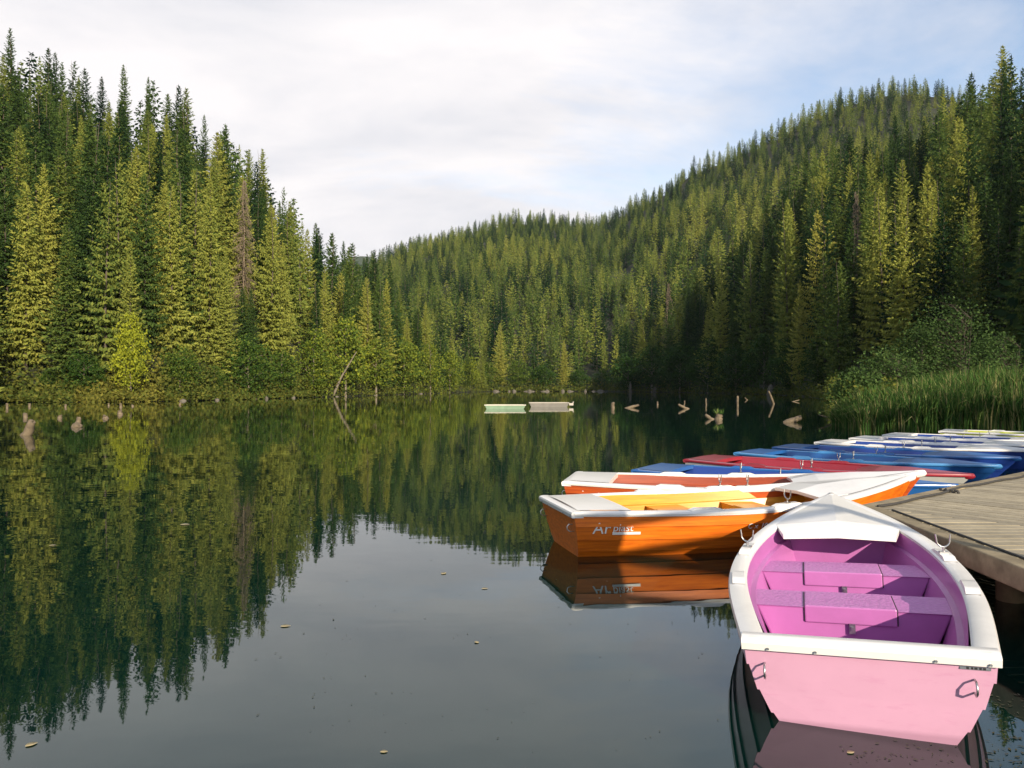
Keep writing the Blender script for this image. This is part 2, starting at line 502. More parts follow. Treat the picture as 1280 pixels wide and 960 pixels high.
# the right bank that goes on behind the photographer's right shoulder (shades the quay and the reeds)
for (x, y) in scatter('D', 14, 150, -110, 15, 6.0, 3):
    z, who = ground(x, y)
    if who != 'C': continue
    phi = math.degrees(atan2(x, y)); r = hypot(x, y); rs, rb, rr, zr = LC.at(phi)
    if r < rb*.55 or r > rr: continue
    cand.append([x, y, z, R.uniform(13, 18), R.uniform(.1,.4), 'D', .5])

# a row of trees close behind the photographer's right shoulder
for k in range(23):
    p = 12.0 + k*1.15 + R.uniform(-.4,.4); s_ = -9 + R.uniform(-3.5,3.5); ca, sa = cos(SUN_AZ), sin(SUN_AZ)
    x, y = p*ca - s_*sa, p*sa + s_*ca
    cand.append([x, y, max(.1, ground(x, y)[0]), R.uniform(9.5, 13.5), .35, 'D', .5])
# trees the eye picks out, put where they stand: px, depth, row of the top, tone, widening
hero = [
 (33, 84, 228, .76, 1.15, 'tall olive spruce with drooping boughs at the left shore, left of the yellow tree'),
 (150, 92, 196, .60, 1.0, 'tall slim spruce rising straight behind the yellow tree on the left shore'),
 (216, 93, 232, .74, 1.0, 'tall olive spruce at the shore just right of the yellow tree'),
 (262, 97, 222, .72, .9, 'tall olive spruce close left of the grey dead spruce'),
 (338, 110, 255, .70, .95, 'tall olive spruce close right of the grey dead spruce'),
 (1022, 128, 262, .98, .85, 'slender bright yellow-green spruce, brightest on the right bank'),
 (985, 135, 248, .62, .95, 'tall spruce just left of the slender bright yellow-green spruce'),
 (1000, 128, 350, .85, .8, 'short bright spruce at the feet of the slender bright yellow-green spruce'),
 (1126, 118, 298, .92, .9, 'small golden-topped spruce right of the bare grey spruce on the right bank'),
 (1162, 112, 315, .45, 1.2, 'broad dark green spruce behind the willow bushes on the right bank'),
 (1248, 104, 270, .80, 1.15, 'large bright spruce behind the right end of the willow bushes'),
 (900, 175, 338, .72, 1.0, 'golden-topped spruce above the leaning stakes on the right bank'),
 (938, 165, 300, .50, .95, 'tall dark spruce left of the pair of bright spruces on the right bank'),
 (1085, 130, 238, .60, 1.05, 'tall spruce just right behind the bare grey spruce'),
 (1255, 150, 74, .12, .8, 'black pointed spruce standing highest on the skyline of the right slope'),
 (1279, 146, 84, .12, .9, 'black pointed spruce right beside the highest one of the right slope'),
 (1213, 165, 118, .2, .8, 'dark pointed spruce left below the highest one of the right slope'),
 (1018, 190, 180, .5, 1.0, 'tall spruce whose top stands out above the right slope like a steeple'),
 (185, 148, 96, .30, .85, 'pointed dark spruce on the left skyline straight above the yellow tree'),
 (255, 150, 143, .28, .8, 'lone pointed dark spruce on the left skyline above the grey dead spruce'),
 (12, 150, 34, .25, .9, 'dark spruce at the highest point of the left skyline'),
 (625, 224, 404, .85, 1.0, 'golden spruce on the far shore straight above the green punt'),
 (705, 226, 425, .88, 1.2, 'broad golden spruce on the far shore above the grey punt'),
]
hero_pos = []
for px, Y, ytop, tone, wid, lab in hero:
    x = (px-640)/F*Y; z, _ = ground(x, Y); h = (HZ-ytop)/F*Y + CH - z
    if ytop < 200:
        while h < 15 and Y > 60:           # skyline trees: never squat
            h = 15; z = (HZ-ytop)/F*Y + CH - 15; break
    hero_pos.append((x, Y, z, max(6, h), tone, wid, lab))
for c in cand:
    if c[5] == 'A' and abs(px_of(c[0], c[1])[0] - 305) < 22 and c[1] < 114:      # lower trees before the dead spruce
        c[3] = min(c[3], max(7, (HZ-358)/F*c[1] + CH - c[2]))
cand = [c for c in cand if all((c[0]-q[0])**2 + (c[1]-q[1])**2 > 2.4**2 for q in hero_pos)]

def place_tree(name, label, cat, group, loc, rz, sc, parts, tone):
    t = empty(name, loc, rz); t.scale = sc
    tag(t, label, cat, group)
    for nm, me in parts:
        c = link(bpy.data.objects.new(nm, me), t)
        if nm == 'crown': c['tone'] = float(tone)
    return t

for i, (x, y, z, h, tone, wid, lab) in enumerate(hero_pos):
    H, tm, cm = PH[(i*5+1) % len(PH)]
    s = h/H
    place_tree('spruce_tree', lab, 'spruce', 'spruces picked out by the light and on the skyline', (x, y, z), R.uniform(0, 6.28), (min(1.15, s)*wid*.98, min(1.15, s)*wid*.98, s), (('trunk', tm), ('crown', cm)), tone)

# the 270 others that show largest stand as objects, the rest is the forest
vis = []; rest = []
for c in cand:
    x, y, z, h, tone, who, t = c
    ok = False
    if y > 20:
        p, yt = px_of(x, y, z+h)
        if -25 < p < 1305 and t < 1.03 and who in 'AC': ok = True
    (vis if ok else rest).append(c)
vis.sort(key=lambda c: -c[3]/c[1])
# a tree wholly behind nearer ones shows little: keep a running picture of the tops
NOBJ = 272
chosen = []; skyl = {}
for c in sorted(vis, key=lambda c: c[1]):
    p, yt = px_of(c[0], c[1], c[2]+c[3])
    k0 = int(p//8); w = [skyl.get(k0+d, 9999) for d in (-1, 0, 1)]
    show = max(0, min(sorted(w)[1], HZ) - yt)       # rows of it that show above the trees before it
    wid = F*4.4/c[1]
    c.append(show*wid*.6 + .02*c[3]/c[1])
    for d in (-1, 0, 1): skyl[k0+d] = min(skyl.get(k0+d, 9999), yt + abs(d)*14)
vis.sort(key=lambda c: -c[7])
chosen, more = vis[:NOBJ], vis[NOBJ:]
rest += [c[:7] for c in more]

def zone(c):
    x, y, z, h, tone, who, t = c[:7]; p = px_of(x, y)[0]
    if who == 'A':
        cols = [(70,'at the far left'), (125,'left of the yellow tree'), (205,'behind the yellow tree'), (275,'between yellow and dead trees'), (335,'behind the dead spruce'),
                (400,'right of the dead spruce'), (470,'before the hill notch'), (999,'on the far left tip')]
        rows = [(.14,'the shoreline'), (.38,'the lower slope'), (.7,'the upper slope'), (9,'the skyline')]
    else:
        cols = [(850,'over the floating stakes'), (930,'left of the golden-topped spruce'), (1000,'left of the brightest spruce'), (1060,'right of the brightest spruce'),
                (1130,'around the grey spruce'), (1200,'above the willow bushes'), (9999,'above the right-hand reeds')]
        rows = [(.16,'the bank foot'), (.42,'the lower slope'), (.72,'the upper slope'), (9,'the skyline')]
    cl = next(n for q, n in cols if p < q); rw = next(n for q, n in rows if t < q)
    tn = 'dark' if tone < .36 else ('green' if tone < .56 else 'olive')
    return tn, rw, cl
ORD = ['first','second','third','fourth','fifth','sixth','seventh','eighth','ninth','tenth','eleventh','twelfth','thirteenth','fourteenth','fifteenth','sixteenth']
zones = {}
for c in chosen: zones.setdefault(zone(c), []).append(c)
for (tn, rw, cl), cs in zones.items():
    cs.sort(key=lambda c: c[0]/c[1])
    for i, c in enumerate(cs):
        x, y, z, h, tone, who, t = c[:7]
        H, tm, cm = PH[R.randrange(len(PH))]; s = h/H
        if len(cs) == 1: lab = 'the only %s spruce on %s %s' % (tn, rw, cl)
        else: lab = '%s %s spruce from left on %s %s' % (ORD[min(i, 15)], tn, rw, cl)
        w = min(1.1, s)*R.uniform(.82,1.3)
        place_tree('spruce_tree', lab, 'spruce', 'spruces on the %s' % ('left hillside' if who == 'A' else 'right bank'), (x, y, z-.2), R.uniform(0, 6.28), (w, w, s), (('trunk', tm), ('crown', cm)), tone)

# the far forest
pts = []; rot = []; scl = []; idx = []; ton = []
def add_far(x, y, z, h, tone, R):
    pts.append((x, y, z-.2)); rot.append(R.uniform(0, 6.28)); s = h/18
    w = min(s, 1.25)*R.uniform(.85,1.2); scl.append((w, w, s)); idx.append(R.randrange(len(FAR))); ton.append(tone)
for c in rest: add_far(c[0], c[1], c[2], c[3], c[4], R)
step = 7.0
for (x, y) in scatter('B', -190, 460, 224, 690, step, 5):
    z, who = ground(x, y)
    if who != 'B': continue
    p, _ = px_of(x, y)
    if not 395 < p < 1340: continue
    phi = math.degrees(atan2(x, y)); r = hypot(x, y); rs, rb, rr, zr = LB.at(phi)
    if r < rb+3 or r > rr+22: continue
    zc, _ = ground(x*.99, y*.99)
    v = vnoise(x*.02, y*.02)
    if vnoise(x*.035+9, y*.035) > .40: continue
    far = (r-rb)/(rr-rb)
    add_far(x, y, z, R.uniform(10.5, 18)*(1+.25*v)*np.interp(far, [0,.08,.3,.8], [.9,1.15,1,.80]), (R.uniform(.05,.25) if R.random() < .36 else R.uniform(.48,.80)) - .14*far + .25*v, R)
# woods on unseen parts of the same slopes
for (x, y) in scatter('E', 150, 330, 10, 260, 9, 6):
    z, who = ground(x, y)
    if who == 'C' and z > 8: add_far(x, y, z, R.uniform(15, 22), .3, R)
me = bpy.data.meshes.new('forest'); me.from_pydata(pts, [], [])
for n, t, d in (('rot','FLOAT',rot), ('idx','INT',idx), ('tone','FLOAT',ton)):
    me.attributes.new(n, t, 'POINT').data.foreach_set('value', d)
me.attributes.new('scl', 'FLOAT_VECTOR', 'POINT').data.foreach_set('vector', np.array(scl).ravel())
fo = link(bpy.data.objects.new('forest', me))
tag(fo, 'dense spruce forest covering the far hillsides beyond the lake', 'forest', kind='stuff')
ng = bpy.data.node_groups.new('forest_trees', 'GeometryNodeTree')
ng.interface.new_socket('Geometry', in_out='INPUT', socket_type='NodeSocketGeometry')
ng.interface.new_socket('Geometry', in_out='OUTPUT', socket_type='NodeSocketGeometry')
gi = ng.nodes.new('NodeGroupInput'); go = ng.nodes.new('NodeGroupOutput')
iop = ng.nodes.new('GeometryNodeInstanceOnPoints'); jn = ng.nodes.new('GeometryNodeJoinGeometry')
for f in FAR:
    oi = ng.nodes.new('GeometryNodeObjectInfo'); oi.inputs['Object'].default_value = f; oi.inputs['As Instance'].default_value = True
    ng.links.new(oi.outputs['Geometry'], jn.inputs[0])
def nattr(n, t):
    a = ng.nodes.new('GeometryNodeInputNamedAttribute'); a.data_type = t; a.inputs['Name'].default_value = n
    return a.outputs['Attribute']
cz = ng.nodes.new('ShaderNodeCombineXYZ'); ng.links.new(nattr('rot','FLOAT'), cz.inputs[2])
ng.links.new(gi.outputs[0], iop.inputs['Points']); ng.links.new(jn.outputs[0], iop.inputs['Instance'])
iop.inputs['Pick Instance'].default_value = True
ng.links.new(nattr('idx','INT'), iop.inputs['Instance Index'])
e2r = ng.nodes.new('FunctionNodeEulerToRotation'); ng.links.new(cz.outputs[0], e2r.inputs[0]); ng.links.new(e2r.outputs[0], iop.inputs['Rotation'])
ng.links.new(nattr('scl','FLOAT_VECTOR'), iop.inputs['Scale'])
ng.links.new(iop.outputs[0], go.inputs[0])
md = fo.modifiers.new('trees', 'NODES'); md.node_group = ng
print('trees as objects', len(chosen)+len(hero), 'forest', len(pts))

# dead spruces
def put_dead(px, Y, ytop, ybot, L, seed, label):
    x = (px-640)/F*Y; z = ground(x, Y)[0]; H = (HZ-ytop)/F*Y + CH - z
    t = empty('dead_spruce', (x, Y, z)); tag(t, label, 'dead spruce', 'dead spruces among the green ones')
    trunk(H, .22, seed).obj('trunk', M['dead_wood'], t, smooth=True)
    dead_spruce(seed, H, L).obj('branches', M['dead_wood'], t)
put_dead(305, 113, 222, 330, 2.6, 1, 'bare grey-brown dead spruce standing in front of the green left hillside')
put_dead(1070, 118, 236, 420, 2.2, 2, 'bare grey dead spruce with drooping twigs on the right bank')
put_dead(836, 203, 352, 470, 3.0, 3, 'pale bare spruce low on the dark right bank above the floating logs')
put_dead(1105, 122, 336, 440, 1.6, 4, 'small thin bare spruce right of the taller bare grey one')
# broadleaved trees
BR = []
for i, a in enumerate([(8,2.8,80,48,.30,.10,.4), (8,3.3,90,48,.32,.06,.35), (8,2.3,84,48,.27,.16,.28), (8,3.0,80,50,.27,.03,.45)]):
    w, c = broadleaf(500+i, a[0], a[1], a[2], a[3], a[4], a[5], a[6])
    BR.append((a[0], w.mesh('trunk', M['pale_bark'], smooth=True), c.mesh('crown', M['leaves'], 'v')))
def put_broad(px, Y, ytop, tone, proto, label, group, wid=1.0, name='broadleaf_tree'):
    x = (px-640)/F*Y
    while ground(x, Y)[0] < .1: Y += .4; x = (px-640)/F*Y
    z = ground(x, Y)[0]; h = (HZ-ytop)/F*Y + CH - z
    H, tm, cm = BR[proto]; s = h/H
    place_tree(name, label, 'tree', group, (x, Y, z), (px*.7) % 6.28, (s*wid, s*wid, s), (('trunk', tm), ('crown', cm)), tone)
put_broad(163, 81.5, 388, 1.0, 2, 'small bright yellow-green tree alone at the left shore before dark spruces', None, .64)
LS = 'broadleaved trees along the left shore'
for a in [(60,82,455,.35,0,'low green tree under the tall olive spruce at the left shore',1.1),
          (105,82,430,.28,1,'dark leafy tree left of the yellow tree at the left shore',1.0),
          (225,88,425,.50,1,'wide leafy tree right of the yellow tree with boughs down to the water',1.0),
          (268,92,440,.42,3,'low bushy tree below the left side of the grey dead spruce',1.1),
          (310,97,400,.40,1,'large dark leafy tree at the shore straight below the grey dead spruce',.9),
          (352,105,420,.48,0,'rounded leafy tree at the shore right of the grey dead spruce',1.0),
          (392,113,392,.66,3,'pale green willow-like tree at the shore, left of the leaning pale trunk',.9),
          (432,121,378,.70,0,'tall pale green tree behind the leaning pale trunk on the left shore',.8),
          (470,132,405,.68,2,'pale green tree right of the leaning pale trunk on the left shore',1.0),
          (505,146,402,.66,1,'pale green tree midway along the far half of the left shore',.8),
          (538,164,412,.70,3,'bright leafy tree near the far tip of the left bank',.9),
          (562,182,420,.68,0,'bright leafy tree second from the far tip of the left bank',.9),
          (588,205,428,.72,2,'slim bright tree at the very tip of the left bank',.9)]:
    put_broad(a[0], a[1], a[2] + (16 if a[0] > 240 else 6), a[3], a[4], a[5], LS, a[6])
for a in [(612,223,452,.55,3,'small bright bushy tree on the far shore left of the golden spruce',1.2),
          (648,224,448,.52,0,'round pale tree on the far shore between the two golden spruces',1.1),
          (680,225,452,.28,1,'round dark green tree on the far shore above the grey punt',1.1),
          (724,226,460,.22,1,'low dark tree on the far shore right of the broad golden spruce',1.3),
          (752,226,462,.18,3,'low dark tree in the shady right corner of the far shore',1.4)]:
    put_broad(a[0], a[1], a[2], a[3], a[4], a[5], 'broadleaved trees on the far shore', a[6])
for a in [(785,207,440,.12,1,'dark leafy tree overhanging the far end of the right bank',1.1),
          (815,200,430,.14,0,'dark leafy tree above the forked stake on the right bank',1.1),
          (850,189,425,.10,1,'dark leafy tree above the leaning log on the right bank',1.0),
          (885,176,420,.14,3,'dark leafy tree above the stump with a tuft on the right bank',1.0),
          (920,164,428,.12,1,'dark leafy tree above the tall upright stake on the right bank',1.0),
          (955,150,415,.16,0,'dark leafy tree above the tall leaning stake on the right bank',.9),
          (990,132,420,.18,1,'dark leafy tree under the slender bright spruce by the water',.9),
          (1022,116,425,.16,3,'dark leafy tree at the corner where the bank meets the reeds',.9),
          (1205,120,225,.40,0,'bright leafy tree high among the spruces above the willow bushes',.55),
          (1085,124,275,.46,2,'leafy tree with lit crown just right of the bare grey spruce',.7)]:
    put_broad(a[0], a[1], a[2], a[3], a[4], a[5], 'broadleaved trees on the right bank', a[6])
# the leaning pale trunk
x = (430-640)/F*119; mb = MB()
mb.tube([(0,0,-.5),(1.3,.2,2.6),(3.6,.6,6.6)], [.2,.16,.06], 7)
o = mb.obj('leaning_trunk', M['pale_bark']); o.location = (x-1.6, 118, .3)
tag(o, 'bare pale trunk leaning to the right over the left shore', 'trunk')

# willow bushes behind the reeds
for i, (px, Y, yt, wd, lab) in enumerate([(1188,40,372,2.7,'tallest grey-green willow bush behind the reeds on the right bank'),
                                     (1108,38,436,2.0,'low willow bush at the left end of the reeds'),
                                     (1150,41,410,1.9,'middle-sized willow bush left of the tallest one behind the reeds'),
                                     (1243,43,415,1.9,'willow bush right of the tallest one at the frame edge'),
                                     (1075,36,462,1.3,'smallest willow bush leaning over the water beside the reeds')]):
    x = (px-640)/F*Y; z = max(.2, ground(x, Y)[0]); H = (HZ-yt)/F*Y + CH - z
    w, c = broadleaf(700+i, H, wd, 130, 44, .13, .10, .6, 22, .04, 0, 4)
    t = empty('willow_bush', (x, Y, z)); tag(t, lab, 'bush', 'willow bushes behind the reeds')
    w.obj('branches', M['bark'], t, smooth=True); cr_ = c.obj('foliage', M['grey_leaves'], t, 'v'); cr_['tone'] = .42 + .05*(i % 3)

# reeds
mb = MB(); R = random.Random(5)
for i in range(22000):
    px = R.uniform(1040, 1420); Y0 = np.interp(px, [1040,1075,1280,1420], [33.5,27.6,24.6,23.5]); dY = R.random()**1.3*np.interp(px, [1040,1090,1200], [2.5,8,11])
    Y = Y0 + dY - .4; x = (px-640)/F*Y
    h = R.uniform(1.2, 2.15)*np.interp(px, [1040,1075,1150,1230], [.45,.75,1.0,1.18])*(.8+.25*min(1, dY/3))
    a = R.uniform(0, 6.28); bend = abs(R.gauss(0,.36 if R.random() < .8 else .7))*h; w = R.uniform(.010,.026)
    o = np.array([cos(a), sin(a), 0]); s = np.array([-sin(a), cos(a), 0])*w
    b0 = np.array([x, Y, max(-.15, ground(x, Y)[0]-.1) if dY > 1 else -.1])
    q = [b0, b0 + np.array([0,0,h*.45]) + o*bend*.12, b0 + np.array([0,0,h*.8]) + o*bend*.5, b0 + np.array([0,0,h*(1 - .25*bend/h)]) + o*bend]
    mb.val = R.random()**1.6 if R.random() < .94 else R.uniform(.85,1.15)
    n = mb.pts([q[0]-s, q[0]+s, q[1]+s, q[1]-s, q[2]+s*.7, q[2]-s*.7, q[3]])
    mb.face(n, n+1, n+2, n+3); mb.face(n+3, n+2, n+4, n+5); mb.face(n+5, n+4, n+6)
o = mb.obj('reeds', M['reed'], attr='v'); o['tone'] = .66
tag(o, 'tall green reeds growing in the shallows beyond the moored boats', 'reeds', kind='stuff')

# scrub along the shores
mb = MB(); R = random.Random(8)
def scrub(L, p0, p1, n, deep, hmax, big):
    for i in range(n):
        p = R.uniform(p0, p1); phi = px2phi(p); rs, rb, rr, zr = L.at(phi)
        r = rs - .5 + R.random()**1.5*deep
        x, y = r*sin(radians(phi)), r*cos(radians(phi)); z = ground(x, y)[0]
        hm = hmax*(.35 + 1.1*max(0, vnoise(p*.045, 3.0)+.45))*min(1, .3+max(0, r-rs)/2.5)
        q = np.array([x, y, max(z, 0) + R.random()*hm])
        mb.cur = 0
        v = .5 + (.35 if 95 < p < 205 else 0)
        L_ = big*R.uniform(.5,1.2)
        spray(mb, q, (R.uniform(-1,1), R.uniform(-1,1), R.uniform(-.3,1)), L_, L_*.3, R)
        mb.a[-1] = min(1, mb.a[-1]*.7 + (v-.35))
scrub(LA, -60, 612, 15000, 4.5, 2.6, .42); scrub(LA, -60, 400, 12000, 16, 3.2, .45)
scrub(LB, 600, 775, 3500, 4, 3.0, .6)
scrub(LC, 760, 1045, 6000, 5, 2.6, .45)
scrub(LC, 1045, 1300, 9000, 30, 1.9, .17)
o = mb.obj('undergrowth', M['scrub'], attr='v'); o['tone'] = .45
tag(o, 'scrub and tall grass along the water edge under the trees', 'undergrowth', kind='stuff')

# ------------------------------------------------------------------ rowing boats
def gel(name, col, var=.9, rough=.32, coat=.35):
    return plain(name, col, rough, tuple(min(1, c*var) for c in col), .04, 3.0, coat=coat, dirt=tuple(c*.62+.02 for c in col))
def wood_gel(name, c1, c2, coat=.12):
    """varnished planks with a drawn-out grain"""
    m, nt, out = newmat(name)
    b = N(nt, 'ShaderNodeBsdfPrincipled', Roughness=.42); b.inputs['Coat Weight'].default_value = coat; b.inputs['Coat Roughness'].default_value = .15
    tc = N(nt, 'ShaderNodeTexCoord'); mp = N(nt, 'ShaderNodeMapping'); mp.inputs['Scale'].default_value = (1.2, 9, 26)
    nt.links.new(tc.outputs['Object'], mp.inputs[0])
    nz = N(nt, 'ShaderNodeTexNoise', Scale=1.6, Detail=6.0, Roughness=.62, Distortion=.5); nt.links.new(mp.outputs[0], nz.inputs['Vector'])
    r = ramp(nt, nz.outputs['Fac'], [(.30, c2), (.62, c1)])
    n2 = N(nt, 'ShaderNodeTexNoise', Scale=5.0, Detail=6.0, Roughness=.75); nt.links.new(tc.outputs['Object'], n2.inputs['Vector'])
    f = ramp(nt, n2.outputs['Fac'], [(.62, (0,0,0)), (.72, (1,1,1))])
    nt.links.new(mixc(nt, mathn(nt, 'MULTIPLY', f.outputs[0], .35), r.outputs[0], tuple(x*.4 for x in c2)), b.inputs['Base Color'])
    bp = N(nt, 'ShaderNodeBump', Strength=.08, Distance=.004); nt.links.new(nz.outputs['Fac'], bp.inputs['Height']); nt.links.new(bp.outputs[0], b.inputs['Normal'])
    nt.links.new(b.outputs[0], out.inputs[0]); return m
def tread(name, col):
    """gelcoat with a cast non-slip diamond pattern"""
    m, nt, out = newmat(name)
    b = N(nt, 'ShaderNodeBsdfPrincipled', Roughness=.38)
    tc = N(nt, 'ShaderNodeTexCoord')
    br = N(nt, 'ShaderNodeTexVoronoi', Scale=42.0); nt.links.new(tc.outputs['Object'], br.inputs['Vector'])
    r = ramp(nt, br.outputs['Distance'], [(.2, tuple(min(1, c*1.06+.01) for c in col)), (.6, tuple(c*.95 for c in col))])
    nt.links.new(r.outputs[0], b.inputs['Base Color'])
    bp = N(nt, 'ShaderNodeBump', Strength=.8, Distance=.004); nt.links.new(br.outputs['Distance'], bp.inputs['Height']); bp.invert = True
    nt.links.new(bp.outputs[0], b.inputs['Normal'])
    nt.links.new(b.outputs[0], out.inputs[0]); return m

WHITE = gel('white_gelcoat', (.80,.79,.77), .95)
STEEL = plain('galvanised_steel', (.55,.55,.56), .35, (.40,.40,.41), .1, 30, metal=1.0)
BLACK = plain('black_rubber', (.012,.012,.013), .6)
def scuffed(name, col, mark, rough=.34):
    """faded gelcoat with slanting scuffs and a faint tide line"""
    m = plain(name, col, rough, tuple(c*.94 for c in col), .05, 4.0, coat=.25, dirt=tuple(c*.8 for c in col))
    nt = m.node_tree; b = next(n for n in nt.nodes if n.type == 'BSDF_PRINCIPLED')
    src = b.inputs['Base Color'].links[0].from_socket
    tc = next(n for n in nt.nodes if n.type == 'TEX_COORD')
    mp = N(nt, 'ShaderNodeMapping'); mp.inputs['Rotation'].default_value = (radians(22), 0, 0); mp.inputs['Scale'].default_value = (1, 3.2, 17)
    nt.links.new(tc.outputs['Object'], mp.inputs[0])
    nz = N(nt, 'ShaderNodeTexNoise', Scale=1.9, Detail=7.0, Roughness=.7); nt.links.new(mp.outputs[0], nz.inputs['Vector'])
    f = ramp(nt, nz.outputs['Fac'], [(.55, (0,0,0)), (.68, (1,1,1))])
    c = mixc(nt, mathn(nt, 'MULTIPLY', f.outputs[0], .42), src, mark)
    sp = N(nt, 'ShaderNodeSeparateXYZ'); nt.links.new(tc.outputs['Object'], sp.inputs[0])
    wob = mathn(nt, 'ADD', sp.outputs[2], mathn(nt, 'MULTIPLY', nz.outputs['Fac'], .03))
    tide = ramp(nt, wob, [(.030, (1,1,1)), (.055, (0,0,0))])
    c = mixc(nt, mathn(nt, 'MULTIPLY', tide.outputs[0], .45), c, tuple(x*.45+.02 for x in mark))
    nt.links.new(c, b.inputs['Base Color'])
    return m
PINK = scuffed('pink_gelcoat', (.62,.345,.50), (.53,.24,.40))
VIOLET = gel('violet_gelcoat', (.45,.145,.41), .85, .38)
VIOLET_T = tread('violet_tread', (.45,.16,.42))
ORANGE = wood_gel('orange_varnish', (.74,.178,.010), (.50,.098,.007))
AMBER = wood_gel('amber_varnish', (.66,.30,.018), (.50,.18,.010))
RUST = wood_gel('red_orange_varnish', (.48,.085,.012), (.30,.045,.010))
RUSTIN = wood_gel('red_brown_varnish', (.30,.05,.012), (.20,.03,.010))
CRIMSON = gel('crimson_paint', (.30,.018,.035), .8)
BLUE = gel('blue_paint', (.018,.11,.36), .85)
DEEPBLUE = gel('deep_blue_paint', (.012,.045,.26), .85)
LTBLUE = gel('light_blue_rim', (.06,.24,.52), .9)
GREYHULL = gel('grey_hull', (.42,.43,.42), .85)
LIME = gel('yellow_green_paint', (.42,.46,.035), .9)
PLUM = gel('pink_red_rim', (.42,.06,.10), .85)

L = 4.12; GW = .105
def beam(t):
    if t < .40: return .556 + .186*sin(pi/2*t/.40)
    return max(.012, .742*(1 - ((t-.40)/.60)**2.05))
RISE = .18
def sheer(t): return .45 - .015*sin(pi*min(1, t*1.25)) + RISE*max(0, t-.35)**1.8/.65**1.8
LEV = [  # (fraction of the half-beam, height as fraction of sheer) down the side: strakes
    (1.0, 1.0), (.985, .70), (.925, .40), (.835, .13), (.70, -.16)]
def shell(t, k, inset=0.0):
    f, h = LEV[k]
    b_ = beam(t); s = sheer(t)
    z = s*h if h > 0 else h*.42
    rake = .42*(1-max(0, h))*t**3          # stem leans forward
    tran = -.10*z/.45*(1-t)**6         # transom leans back
    y = max(.008, b_*(f + (1-f)*.35*t*0) - inset)
    return (t*L - rake + tran, y, z)

def u_lock(parent, x, y, z, turn):
    mb = MB(); r = .0075
    mb.tube([(0,0,-.03),(0,0,.045)], .009, 10)
    P = [(.052*cos(a), 0, .10 + .052*sin(a)) for a in np.linspace(radians(-185), radians(5), 15)]
    P = [(-.058, 0, .155)] + P + [(.058, 0, .155)]
    mb.tube(P, r, 8)
    mb.box((-.035,-.02,.001), (.035,.02,.012))
    o = mb.obj('oarlock', STEEL, parent, smooth=True); o.location = (x, y, z); o.rotation_euler = (0, 0, turn); o.scale = (.84, .84, .84)
    sharp(o, 50)
    return o

